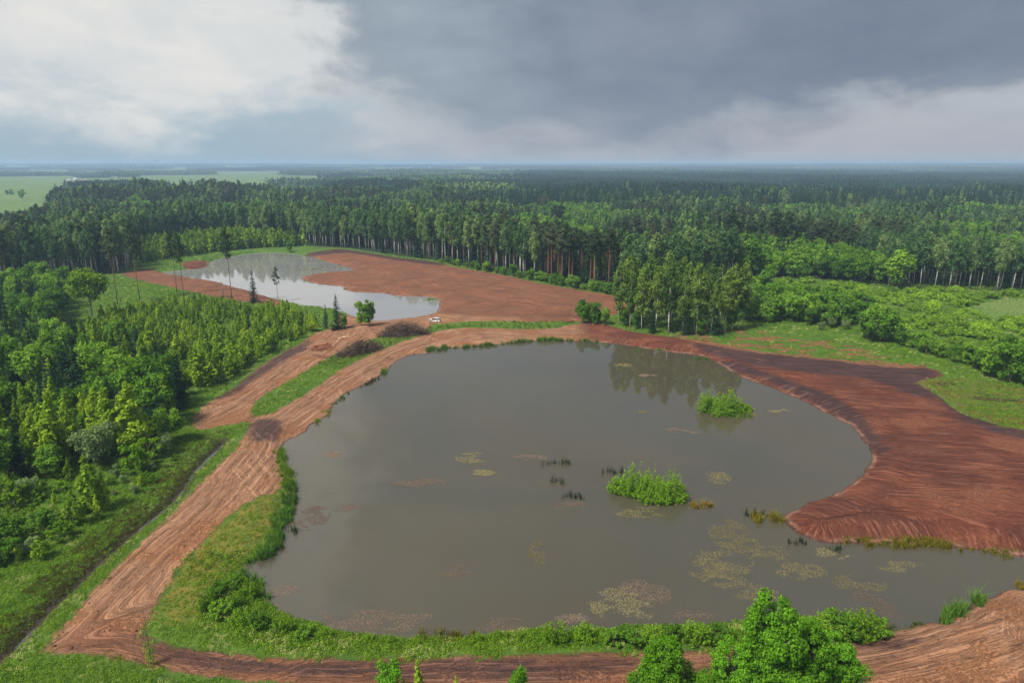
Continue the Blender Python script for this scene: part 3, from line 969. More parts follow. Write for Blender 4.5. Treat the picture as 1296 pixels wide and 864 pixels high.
def gen_dome(seed, h=3.2, w=7.0, leaves=900, size=0.32, mat='leaf_willow', lumps=26):
    """wide shrub that spreads from the ground"""
    r = np.random.default_rng(seed)
    tr, cr = Acc(), Acc()
    a = r.uniform(0, 2 * np.pi, lumps)
    q = r.uniform(0, 1, lumps) ** 0.5
    z = h * (0.82 - 0.50 * q * q) * r.uniform(0.65, 1.0, lumps)
    c = np.stack([np.cos(a) * q * w * 0.42, np.sin(a) * q * w * 0.42, z], 1)
    ww = w * r.uniform(0.10, 0.17, lumps)
    rad = np.stack([ww, ww, ww * 0.75], 1)
    limb_set(tr, r, np.stack([np.cos(a) * 0.25, np.sin(a) * 0.25, 0 * a - 0.1], 1), c, 0.035, 4)
    cr.add(*(lambda q: (q[0], q[1], None, q[2]))(clump_leaves(r, c, rad, leaves, size, 0.6, 0.4)))
    return tr.mesh('shrub_stems', ['bark_grey'], True), cr.mesh('shrub_leaves', [mat]), h
def gen_sprout(seed, h=2.2, w=2.6, leaves=1200, size=0.12, mat='leaf_bush', stems=26):
    """upright willow sprouts fanning out of one root"""
    r = np.random.default_rng(seed)
    tr, cr = Acc(), Acc()
    P, N_, T_ = [], [], []
    per = leaves // stems
    for s in range(stems):
        a = r.uniform(0, 6.283)
        q = r.uniform(0, 1) ** 0.6
        b = np.array([math.cos(a), math.sin(a), 0]) * q * w * 0.30
        tip = np.array([math.cos(a) * q * w * 0.5, math.sin(a) * q * w * 0.5, h * (1.0 - 0.42 * q * q) * r.uniform(0.72, 1.1)])
        mid = (b + tip) / 2 + r.normal(size=3) * 0.05 * h
        tr.tube([b + [0, 0, -0.15], mid, tip], [0.02, 0.014, 0.004], 3)
        f = r.uniform(0.08, 1.0, per)
        pos = b + (tip - b) * f[:, None] + r.normal(size=(per, 3)) * np.array([0.085, 0.085, 0.05]) * h * (1.15 - 0.6 * f)[:, None]
        pos[:, 2] = np.maximum(pos[:, 2], 0.03)
        P.append(pos)
        T_.append(np.tile(tip - b, (per, 1)) + r.normal(size=(per, 3)) * 0.6 * h)
        N_.append(unit(r.normal(size=(per, 3)) + [0, 0, 0.6]))
    V, Q, aa = leaf_quads(r, np.vstack(P), np.vstack(N_), size, 0.45, np.vstack(T_))
    cr.add(V, Q, None, aa)
    return tr.mesh('sprout_stems', ['bark_grey']), cr.mesh('sprout_leaves', [mat]), h

LIB = {}
def lib(key, gen, n, **kw):
    LIB[key] = [gen(1000 * (len(LIB) + 1) + i, **kw) for i in range(n)]
lib('birch', gen_birch, 7, leaves=1700, size=0.50, lo=0.42, spread=0.135)
lib('birch_grove', gen_birch, 5, mat='leaf_grove', leaves=2600, size=0.42, lo=0.30, spread=0.12)
lib('birch_far', gen_birch, 5, h=25, leaves=560, size=0.95, lo=0.36, spread=0.15)
lib('pine', gen_pine, 4)
lib('pine_far', gen_pine, 3, leaves=380, size=0.95, lo=0.6)
lib('spruce', gen_spruce, 4, h=14, levels=24, per=11, sub=6, size=0.46)
lib('spruce_mid', gen_spruce, 3, h=22, levels=20, per=8, sub=3, size=1.1, spread=0.14)
lib('spruce_small', gen_spruce, 3, h=5, levels=15, per=8, sub=4, size=0.28, spread=0.22)
lib('young', gen_cone, 5, h=8, leaves=2400, size=0.20, spread=0.2)
lib('young_mid', gen_cone, 5, h=6, leaves=620, size=0.25, spread=0.19, lumps=18)
lib('young_bushy', gen_cone, 4, h=5, leaves=650, size=0.24, spread=0.34, lumps=20, peak=0.45)
lib('young_far', gen_cone, 3, h=10, leaves=300, size=0.65, spread=0.2, lumps=14)
lib('broad', gen_broad, 5, leaves=3600, size=0.29)
lib('broad_tall', gen_broad, 4, h=14, leaves=2200, size=0.46, width=0.5, lo=0.12)
lib('silver', gen_broad, 2, h=8, leaves=3200, size=0.2, width=0.8, lo=0.08, mat='leaf_silver')
lib('broad_far', gen_broad, 4, h=16, leaves=420, size=1.05, width=0.6, lo=0.1, lumps=22)
lib('front', gen_broad, 4, h=13, leaves=24000, size=0.155, width=0.66, lo=0.10, mat='leaf_front', lumps=120, clump=0.060)
lib('alder', gen_broad, 5, h=10, leaves=2300, size=0.34, width=0.58, lo=0.05, lumps=30, stems=2)
lib('dome', gen_dome, 5)
lib('round', gen_broad, 2, h=4, leaves=3000, size=0.16, width=1.2, lo=0.0, mat='leaf_bush', lumps=34, stems=3)
lib('bush', gen_sprout, 5)
lib('bush_dark', gen_broad, 3, h=3.5, leaves=3000, size=0.15, width=1.05, lo=0.0, mat='leaf_broad', lumps=34, stems=3)

# ------------------------------------------------------------------ placing things
PLACED = {}
def ground_z(pts):
    return terrain(np.asarray(pts, float).reshape(-1, 2))
def tree(kind, xy, h, label, cat, group=None, name=None, z=None, wide=1.0, rz=None, variant=None, parts=('trunk', 'crown')):
    i = random.randrange(len(LIB[kind])) if variant is None else variant % len(LIB[kind])
    tm, cm, h0 = LIB[kind][i]
    if z is None:
        z = float(ground_z([xy])[0]) - 0.05
    s = h / h0
    e = empty(name or cat.replace(' ', '_'), (xy[0], xy[1], z), random.uniform(0, 6.283) if rz is None else rz, (s * wide, s * wide, s))
    link(parts[0], tm, e)
    link(parts[1], cm, e)
    tag(e, label, cat, group)
    return e
def nearest(p, marks):
    return min(marks, key=lambda k: (G(*marks[k])[0] - p[0]) ** 2 + (G(*marks[k])[1] - p[1]) ** 2)
def fill(poly, spacing, seed, jit=0.8):
    r = np.random.default_rng(seed)
    lo, hi = poly.min(0), poly.max(0)
    gx, gy = np.meshgrid(np.arange(lo[0], hi[0], spacing), np.arange(lo[1], hi[1], spacing))
    P = np.stack([gx.ravel(), gy.ravel()], 1) + r.uniform(-0.5, 0.5, (gx.size, 2)) * spacing * jit
    return P[inside(P, poly)]
def dry(P, margin=1.0, soilm=0.5):
    """points that stand on green ground, off the water"""
    t = terrain(P, True)
    return (t['pond'] > margin) & (t['fpond'] > margin) & (t['soil'] < -soilm) & (t['ditch'] > 1.4), t['h']

def scatter(name, P, scale, variants, label, cat, seed=0, tilt=0.0):
    """one object that repeats unlinked meshes over points (for what nobody could count)"""
    r = np.random.default_rng(seed)
    n = len(P)
    me = bpy.data.meshes.new(name)
    me.vertices.add(n)
    me.vertices.foreach_set('co', np.asarray(P, np.float32).ravel())
    for k, a in (('sc', scale), ('rz', r.uniform(0, 6.283, n))):
        at = me.attributes.new(k, 'FLOAT', 'POINT')
        at.data.foreach_set('value', np.asarray(a, np.float32))
    at = me.attributes.new('vi', 'INT', 'POINT')
    at.data.foreach_set('value', r.integers(0, len(variants), n).astype(np.int32))
    o = link(name, me)
    tag(o, label, cat, kind='stuff')
    ng = bpy.data.node_groups.new(name + '_spread', 'GeometryNodeTree')
    ng.interface.new_socket('Geometry', in_out='INPUT', socket_type='NodeSocketGeometry')
    ng.interface.new_socket('Geometry', in_out='OUTPUT', socket_type='NodeSocketGeometry')
    N, L = ng.nodes, ng.links
    gi, go = N.new('NodeGroupInput'), N.new('NodeGroupOutput')
    iop = N.new('GeometryNodeInstanceOnPoints')
    join = N.new('GeometryNodeJoinGeometry')
    for meshes in variants:
        src = bpy.data.objects.get('src_' + meshes[0].name)
        parts = []
        for m in meshes:
            q = bpy.data.objects.get('src_' + m.name) or bpy.data.objects.new('src_' + m.name, m)
            oi = N.new('GeometryNodeObjectInfo')
            oi.inputs['Object'].default_value = q
            parts.append(oi.outputs['Geometry'])
        if len(parts) > 1:
            jj = N.new('GeometryNodeJoinGeometry')
            for p in parts:
                L.new(p, jj.inputs[0])
            src = jj.outputs[0]
        else:
            src = parts[0]
        g2i = N.new('GeometryNodeGeometryToInstance')
        L.new(src, g2i.inputs[0])
        L.new(g2i.outputs[0], join.inputs[0])
    def named(nm, typ):
        a = N.new('GeometryNodeInputNamedAttribute')
        a.data_type = typ
        a.inputs['Name'].default_value = nm
        return a.outputs['Attribute']
    L.new(gi.outputs[0], iop.inputs['Points'])
    L.new(join.outputs[0], iop.inputs['Instance'])
    iop.inputs['Pick Instance'].default_value = True
    L.new(named('vi', 'INT'), iop.inputs['Instance Index'])
    cx = N.new('ShaderNodeCombineXYZ')
    L.new(named('rz', 'FLOAT'), cx.inputs[2])
    L.new(cx.outputs[0], iop.inputs['Rotation'])
    L.new(named('sc', 'FLOAT'), iop.inputs['Scale'])
    L.new(iop.outputs[0], go.inputs[0])
    md = o.modifiers.new('spread', 'NODES')
    md.node_group = ng
    return o

# ------------------------------------------------------------------ forests on the map (traced front edges, then back to the horizon)
FOREST = np.vstack([GP([(-250, 376), (0, 360), (40, 356), (98, 350), (150, 347), (165, 343), (170, 322), (230, 309), (300, 304), (380, 309), (400, 312),
                        (440, 314), (500, 323), (550, 329), (600, 339), (650, 348), (700, 358), (745, 366), (785, 373), (850, 372), (940, 356),
                        (1000, 349), (1060, 356), (1130, 363), (1200, 364), (1296, 370), (1500, 384)]),
                    [(1100, 1120), (-1100, 1120)]])
YOUNGSTAND = np.vstack([GP([(170, 322), (178, 333), (215, 328), (285, 318), (330, 314), (395, 311), (300, 304), (230, 309)])])

def g_axis(lo, hi, steps, growth, far_lo, far_hi):
    mid = np.arange(lo, hi, steps)
    a, s, right = mid[-1], steps, []
    while a < far_hi:
        s *= growth
        a += s
        right.append(a)
    a, s, left = mid[0], steps, []
    while a > far_lo:
        s *= growth
        a -= s
        left.append(a)
    return np.array(left[::-1] + list(mid) + right)

# ------------------------------------------------------------------ the ground
def build_ground():
    xs = g_axis(-190, 150, 0.62, 1.075, -16000, 16000)
    ys = np.concatenate([g_axis(36, 300, 0.62, 1.6, -150, 301)[:-1]])
    ys = ys[ys < 300]
    y2 = np.arange(300, 470, 1.3)
    a, s, y3 = 470.0, 1.3, []
    while a < 16500:
        y3.append(a)
        s *= 1.05
        a += s
    ys = np.concatenate([ys, y2, y3])
    nx, ny = len(xs), len(ys)
    X, Y = np.meshgrid(xs, ys)
    P = np.stack([X.ravel(), Y.ravel()], 1)
    t = terrain(P, True)
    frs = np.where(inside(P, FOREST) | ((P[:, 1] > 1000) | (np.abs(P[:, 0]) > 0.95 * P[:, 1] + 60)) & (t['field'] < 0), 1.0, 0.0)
    V = np.column_stack([P, t['h']])
    i = (np.arange(ny - 1)[:, None] * nx + np.arange(nx - 1)[None, :]).ravel()
    Q = np.stack([i, i + 1, i + nx + 1, i + nx], 1)
    # which sheet every face belongs to
    soil = np.where(t['soil'] > 0, t['idx'], -1)
    cls = soil[Q[:, 0]]
    groups = {'ground': ([-1], 'green ground with meadow, forest floor and far fields'),
              'bare_earth': ([SOIL_KEYS.index('right')], 'furrowed red bare earth sloping to the main pond'),
              'far_bare_earth': ([SOIL_KEYS.index(q) for q in ('far', 'far_spit', 'far_left')], 'levelled red bare earth round the far pond'),
              'dirt_road': ([SOIL_KEYS.index(q) for q in ('pond_road', 'main_road', 'branch_road')], 'rutted tan dirt road forking beside the pond'),
              'earth_bank': ([SOIL_KEYS.index('bottom')], 'bulldozed red earth track and bank along the near shore')}
    for nm, (ids, lab) in groups.items():
        k = np.isin(cls, ids)
        q = Q[k]
        used, inv = np.unique(q, return_inverse=True)
        at = {a: t[a][used] for a in ('soil', 'dark', 'moss', 'yg', 'field', 'A', 'B', 'SA', 'SB', 'tone', 'shore', 'ditch', 'orange')}
        at['pond'] = np.minimum(t['pond'], t['fpond'])[used]
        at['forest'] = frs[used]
        me = np_mesh(nm, V[used], inv.reshape(-1, 4), None, ['ground'], None, at, True)
        tag(link(nm, me), lab, None, kind='structure')
build_ground()

def sheet(name, poly, z, mat, grow, label):
    c = poly.mean(0)
    n = np.roll(poly, -1, 0) - np.roll(poly, 1, 0)
    n = unit(np.stack([n[:, 1], -n[:, 0]], 1))
    if not inside((poly + n * 0.3)[:1], poly)[0]:
        pass
    else:
        n = -n
    p = poly + n * grow
    tri = tessellate_polygon([[Vector((a, b, 0)) for a, b in p]])
    me = np_mesh(name, np.column_stack([p, np.full(len(p), z)]), None, np.array(tri), [mat])
    me.validate()
    if me.polygons[0].normal.z < 0:
        me.flip_normals()
    tag(link(name, me), label, None, kind='structure')
sheet('pond_water', POND, WATER, 'pond_water', 1.9, 'murky grey-brown water of the main pond')
sheet('far_pond_water', FARPOND, WATER, 'far_water', 1.9, 'reflecting water of the far pond, sky paleness put in its colour')
def ditch_water():
    n = np.gradient(DITCH, axis=0)
    n = unit(np.stack([n[:, 1], -n[:, 0]], 1))
    w = 0.45
    V = np.vstack([np.column_stack([DITCH + n * w, np.full(len(DITCH), -0.80)]), np.column_stack([DITCH - n * w, np.full(len(DITCH), -0.80)])])
    m = len(DITCH)
    i = np.arange(m - 1)
    me = np_mesh('ditch_water', V, np.stack([i, i + 1, i + m + 1, i + m], 1), None, ['ditch_water'])
    if me.polygons[0].normal.z < 0:
        me.flip_normals()
    tag(link('ditch_water', me), 'narrow strip of water in the roadside ditch', None, kind='structure')
ditch_water()

# ------------------------------------------------------------------ forest
def far_tile(seed, size, n, kinds, leaf, hmul=1.0):
    """a block of distant wood, joined: crowns only a few pixels across"""
    r = np.random.default_rng(seed)
    a = Acc()
    p = r.uniform(-size / 2, size / 2, (n, 2))
    for q in p:
        k = kinds[r.integers(len(kinds))]
        h = r.uniform(11, 22) * hmul
        if k == 'cone':
            m = 34
            t = r.uniform(0.1, 1, m) ** 0.8
            ang = r.uniform(0, 6.28, m)
            rr = (1 - t) * h * 0.16 + 0.2
            pos = np.stack([q[0] + np.cos(ang) * rr, q[1] + np.sin(ang) * rr, t * h], 1)
            nr = unit(np.stack([np.cos(ang), np.sin(ang), 0 * ang + 0.7], 1) + r.normal(size=(m, 3)) * 0.4)
        else:
            m = 38
            d = unit(r.normal(size=(m, 3)))
            w = h * r.uniform(0.13, 0.2)
            pos = np.array([q[0], q[1], h * 0.66]) + d * np.array([w, w, h * 0.34]) * r.uniform(0.7, 1.05, (m, 1))
            nr = unit(d + [0, 0, 0.4] + r.normal(size=(m, 3)) * 0.5)
        V, Q, v = leaf_quads(r, pos, nr, leaf, 0.7)
        a.add(V, Q, None, np.clip(v * 0.6 + r.uniform(0, 0.4), 0, 1), m=1 if k == 'cone' else 0)
    return a.mesh('far_wood', ['leaf_birch' if 'round' in kinds else 'needle_spruce', 'needle_spruce'])  # pines in conifer blocks share the dark spruce colour, imitating cloud shadow

def in_view(P, pad=30):
    return np.abs(P[:, 0]) < 0.80 * P[:, 1] + pad

def build_forest():
    P = fill(FOREST, 5.2, 21)
    P = P[in_view(P)]
    t = terrain(P, True)
    ok = (t['field'] < 0) & (t['fpond'] > 3) & (t['soil'] < -1.0)
    P, h = P[ok], t['h'][ok]
    x, y = P[:, 0], P[:, 1]
    # distance from the traced front edge
    edge = FOREST[:27]
    d, _, _ = seg_dist(P, edge, False)
    px = x / (y * CP + CAM_H * SP) * FPX + W / 2
    r = np.random.default_rng(5)
    u = r.uniform(0, 1, len(P))
    cl = fbm(x / 38, y / 38, 91, 3)
    sp = np.full(len(P), 'birch', dtype='<U8')
    # stands of pine and spruce between the birches
    pine = ((px > 690) & (px < 795) & (d < 45) & (u < 0.75)) | ((px > 540) & (px <= 690) & (u < 0.22) & (d < 70)) | ((d > 40) & (cl > 0.64) & (u < 0.7)) | ((px < 165) & (u < 0.14))
    sp[pine] = 'pine'
    spr = ~pine & (((u > 0.86) & (d < 60)) | ((d > 25) & (cl < 0.36) & (u > 0.35)) | ((d > 25) & (u > 0.91)))
    sp[spr] = 'spruce'
    brd = (sp == 'birch') & (((px > 935) & (px < 1120) & (d < 40) & (u < 0.85)) | ((d > 20) & (fbm(x / 55 + 7, y / 55, 17, 3) > 0.50)))
    sp[brd] = 'broad'
    hh = 24 + 5.5 * (fbm(x / 30, y / 30, 66, 3) - 0.3) + r.normal(0, 1.6, len(P))
    hh = np.where(sp == 'broad', hh * 0.66, hh)
    hh = np.where(sp == 'spruce', hh * np.where(d < 12, r.uniform(0.35, 0.8, len(P)), 0.93), hh)
    hh = np.where((px > 930) & (d < 60), hh * 0.85, hh)
    hh = hh * (1 - 0.27 * sstep(d, 25, 90))
    hh = hh * (1 + 1.5 * (fbm(x / 60 + 3, y / 60, 29, 3) - 0.5) * sstep(d, 8, 50)) * np.where(px < 170, 0.93, 1.0)
    low = (d > 30) & (y < 760) & (fbm(x / 75 + 11, y / 48, 37, 3) > 0.545)       # younger, lower patches
    sp[low] = np.where(u[low] < 0.65, 'broad', 'birch')
    hh = np.where(low, r.uniform(9, 15, len(P)), hh)
    deep = (px > 600) & (y > 760 + 60 * (cl - 0.5))
    sp[deep & (u < 0.8)] = 'spruce'  # extra dark spruces here imitate a cloud shadow on the wood
    thick = r.uniform(0, 1, len(P)) < np.where(d < 30, 1.0, 0.72)
    quota = {'birch': 215, 'pine': 80, 'spruce': 90, 'broad': 80}
    info = {'birch': ('birch', 'birch tree', 'tall pale-trunked birch edging the {}'),
            'pine': ('pine', 'pine tree', 'tall reddish-trunked pine edging the {}'),
            'spruce': ('spruce_mid', 'spruce tree', 'dark pointed spruce edging the {}'),
            'broad': ('broad_tall', 'broadleaf tree', 'bushy green broadleaf tree edging the {}')}
    single = np.zeros(len(P), bool)
    for s, q in quota.items():
        k = np.where((sp == s) & thick & (px > -20) & (px < W + 20) & (d < 60))[0]
        k = k[np.argsort(d[k])][:q]
        single[k] = True
        kind, cat, lab = info[s]
        for i in k:
            zone = ('wood behind the round-crowned oak' if px[i] < 110 else 'wood behind the lone pines' if px[i] < 300 else 'wood where red field meets the far pond' if px[i] < 480 else 'middle of the wood behind the red field' if px[i] < 630 else
                    'grove end of the wood behind the red field' if px[i] < 800 else 'wood behind the birch grove' if px[i] < 960 else 'wood behind the meadow thicket' if px[i] < 1130 else 'wood behind the open meadow')
            tree(kind, P[i], hh[i], lab.format(zone), cat, cat + 's edging the ' + zone, z=float(h[i]) - 0.05)
    rest = ~single & thick
    farther = y > 520
    V3 = np.column_stack([P, h - 0.05])
    def lab(s): return s
    sets = [('birch', 'birch', 'birch_far', 'birch_wood', 'pale green birch wood behind the forest edge'),
            ('pine', 'pine', 'pine_far', 'pine_wood', 'dark olive pine wood behind the forest edge'),
            ('spruce', 'spruce_mid', 'spruce_mid', 'spruce_wood', 'dark spruce wood behind the forest edge'),
            ('broad', 'broad_tall', 'broad_far', 'broadleaf_wood', 'bushy broadleaf wood behind the forest edge')]
    for s, a, b, nm, label in sets:
        for far_ in (False, True):
            k = rest & (sp == s) & (farther == far_)
            if k.sum() == 0:
                continue
            key = b if far_ else a
            h0 = LIB[key][0][2]
            scatter(nm if not far_ else 'far_' + nm, V3[k], hh[k] / h0 * 1.0, [[q[0], q[1]] for q in LIB[key]],
                    label + (' and far beyond' if far_ else ''), 'forest', 3)
    # low young stand beside the far pond
    P = fill(YOUNGSTAND, 3.4, 4)
    t = terrain(P, True)
    P, h = P[t['fpond'] > 2], t['h'][t['fpond'] > 2]
    k = np.argsort(P[:, 1])
    for i in k[:60]:
        tree('young_far', P[i], random.uniform(7, 12), 'slender young tree in the low stand behind the far pond', 'young tree', 'young trees behind the far pond', z=float(h[i]))
    k = k[60:]
    scatter('young_wood', np.column_stack([P[k], h[k]]), np.random.default_rng(1).uniform(0.7, 1.25, len(k)), [[q[0], q[1]] for q in LIB['young_far']],
            'low light green young stand behind the far pond', 'young wood', 8)
    # blocks of wood out to the horizon
    def tiles(lo, hi, step, seed, nm, builder_args, leaf, cnt, top):
        r = np.random.default_rng(seed)
        n = int(hi * 0.85 / step) + 2
        gx, gy = np.meshgrid(np.arange(-n, n + 1) * step, np.arange(lo, hi, step))
        P = np.stack([gx.ravel(), gy.ravel()], 1) + r.uniform(-0.2, 0.2, (gx.size, 2)) * step
        P = P[in_view(P, 200)]
        t = terrain(P, True)
        e = np.zeros(len(P), bool)
        for dx, dy in ((-.5, -.5), (.5, -.5), (.5, .5), (-.5, .5)):
            e |= terrain(P + np.array([dx, dy]) * step * 0.8, True)['field'] > 0
        k = (t['field'] < 0) & ~e
        P, h = P[k], t['h'][k]
        con = fbm(P[:, 0] / 500 + 3, P[:, 1] / 300, 15, 3) + 0.42 * sstep(P[:, 0], -150, 250) * (P[:, 1] < 3600) - 0.06 * (P[:, 0] < -200)  # conifers crowded on the right, their dark colour imitating a cloud shadow
        for m, kinds, nm2, label in ((con >= 0.5, ['cone', 'cone', 'pine'], 'distant_conifer_wood', 'dark conifer wood, partly imitated cloud shadow, stretching to the '), (con < 0.5, ['round', 'round', 'cone'], 'distant_mixed_wood', 'blue-green mixed wood stretching to the ')):
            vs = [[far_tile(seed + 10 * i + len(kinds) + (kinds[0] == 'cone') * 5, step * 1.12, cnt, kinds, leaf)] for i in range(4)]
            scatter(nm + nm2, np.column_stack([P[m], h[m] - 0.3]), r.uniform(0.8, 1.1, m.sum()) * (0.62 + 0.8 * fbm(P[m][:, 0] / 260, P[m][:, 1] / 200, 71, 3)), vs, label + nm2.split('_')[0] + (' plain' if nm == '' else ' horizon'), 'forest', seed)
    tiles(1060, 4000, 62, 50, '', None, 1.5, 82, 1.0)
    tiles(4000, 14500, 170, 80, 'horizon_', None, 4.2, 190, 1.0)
build_forest()

# ------------------------------------------------------------------ birch grove on the pond's far shore
def grove():
    poly = GP([(778, 411), (800, 417), (850, 423), (900, 426), (936, 419), (944, 408), (925, 398), (850, 396), (795, 399)])
    P = fill(poly, 6.2, 31, 0.9)
    P = P[dry(P, 1, 0.3)[0]]
    front = np.array([G(*q) for q in ((783, 412), (797, 415), (812, 418), (829, 420), (846, 422), (864, 423), (881, 424), (899, 424), (917, 421), (934, 417))])
    P = np.vstack([front, [p for p in P if np.hypot(*(front - p).T).min() > 3.2]])
    z = ground_z(P)
    for i, (p, zz) in enumerate(zip(P, z)):
        h = random.uniform(18.5, 24.5) * (0.93 if p[0] > 62 else 1.0)
        nth = ('first', 'second', 'third', 'fourth', 'fifth', 'sixth', 'seventh', 'eighth', 'ninth', 'tenth')
        tree('birch_grove', p, h, f'tall birch at the water side of the pond grove, {nth[i]} from the red field' if i < 10 else 'tall leafy birch standing inside the grove on the far pond shore',
             'birch tree', 'birches of the pond grove' if i < 10 else 'birches inside the pond grove', z=zz - 0.05)
    for k, (px, py, t, kind) in enumerate(((826, 422, 385, 'spruce'), (868, 424, 380, 'spruce'), (905, 425, 378, 'spruce'), (850, 421, 396, 'spruce'), (790, 413, 385, 'alder'), (928, 418, 378, 'alder'), (806, 416, 392, 'alder'), (886, 424, 398, 'alder'))):
        tree(kind, G(px, py), height_of(px, py, t), 'dark young spruce under the birches of the pond grove' if kind == 'spruce' else 'low leafy alder under the birches of the pond grove',
             'spruce tree' if kind == 'spruce' else 'alder tree', 'understorey of the pond grove')
    for px, py, t in ((738, 409, 374), (752, 410, 378), (766, 411, 385), (745, 408, 385), (759, 409, 390)):
        tree('alder', G(px, py), height_of(px, py, t), 'dark green alder at the red field end of the pond grove', 'alder tree', 'alders between field and grove', wide=0.8)
grove()

# bushes along the foot of the wood behind the red field
for k in range(34):
    u = k / 33
    px = 560 + 220 * u + random.uniform(-4, 4)
    py = 333.5 + (374 - 333.5) * (u ** 0.95) - 0.8
    tree('alder', G(px, py), random.uniform(3, 7), 'rounded green bush at the foot of the wood behind the red field', 'bush', 'bushes along the red field', wide=1.25)

# ------------------------------------------------------------------ right side: alder block, hedge row, shrubby meadow
def right_side():
    poly = GP([(945, 410), (1000, 411), (1040, 413), (1072, 416), (1100, 410), (1095, 396), (1040, 388), (962, 384), (945, 392)])
    P = fill(poly, 5.4, 8)
    z = ground_z(P)
    for p, zz in zip(P, z):
        tree('alder', p, random.uniform(8, 12), 'dense dark green alder in the thicket beside the birch grove', 'alder tree', 'alder thicket beside the grove', z=zz, wide=1.1)
    row = smooth_poly(GP([(1100, 428), (1118, 432), (1150, 440), (1185, 452), (1220, 463), (1250, 473), (1285, 485), (1330, 498)]), False, 5)
    L_ = np.concatenate([[0], np.cumsum(np.hypot(*np.diff(row, axis=0).T))])
    for s in np.arange(0, L_[-1], 3.0):
        p = np.array([np.interp(s, L_, row[:, 0]), np.interp(s, L_, row[:, 1])])
        f = s / L_[-1]
        for off in ((0.0, 3.8) if f < 0.2 or f > 0.75 or random.random() < 0.35 else (0.0,)):
            q = p + np.array([0.35, 0.94]) * off + np.random.default_rng(int(s * 10 + off)).normal(0, 0.8, 2)
            h = (11.5 if f < 0.12 else random.uniform(4.5, 7.5) if f < 0.72 else random.uniform(9, 12.5)) * random.uniform(0.85, 1.1)
            tree('alder' if random.random() < 0.65 else 'broad', q, h, 'leafy alder in the hedge row above the furrowed earth', 'alder tree', 'hedge row above the furrowed earth')
    # dome-shaped willow shrubs of the meadow
    poly = GP([(940, 358), (1000, 352), (1060, 359), (1130, 366), (1200, 367), (1300, 373), (1420, 380), (1420, 488), (1330, 478), (1290, 466), (1235, 452), (1180, 436), (1140, 420), (1112, 400), (1095, 388), (1000, 378), (945, 380)])
    P = fill(poly, 7.6, 77, 1.1)
    openm = GP([(1215, 388), (1262, 378), (1340, 376), (1420, 384), (1420, 412), (1300, 408), (1250, 402)])
    P = P[~inside(P, openm)]
    u = fbm(P[:, 0] / 24, P[:, 1] / 24, 5, 2)
    P = P[u > 0.42]
    z = ground_z(P)
    order = np.argsort(P[:, 1])
    for i in order[:300]:
        s = random.uniform(0.55, 1.15)
        tree('dome', P[i], 3.3 * s, 'low dome-shaped willow shrub in the meadow above the hedge row', 'willow shrub', 'willow shrubs of the meadow', z=z[i] - 0.1, wide=random.uniform(0.85, 1.2), parts=('stems', 'leaves'))
    for px, py, t, kind, lab in ((1135, 366, 309, 'broad_tall', 'large dark round-topped tree standing at the meadow end of the birch wood'),
                                 (950, 352, 297, 'broad_tall', 'bright green broad tree rising behind the birch grove'),
                                 (1018, 356, 330, 'alder', 'round light green tree among the far meadow shrubs'),
                                 (1003, 352, 312, 'broad_tall', 'dark green broad tree behind the far meadow shrubs'),
                                 (1105, 432, 386, 'alder', 'tall dark alder at the thicket end of the hedge row'),
                                 (968, 372, 335, 'broad_tall', 'leafy tree between the birch grove and the meadow shrubs')):
        tree(kind, G(px, py), height_of(px, py, t), lab, 'broadleaf tree', wide=1.2)
    for px, py, w in ((1052, 415, 1.0), (1040, 418, 0.8), (1070, 417, 0.9)):
        tree('silver', G(px, py), 3.0 * w + 1.5, 'pale leafy bush on the grass in front of the alder thicket', 'bush', 'bushes before the alder thicket')
right_side()

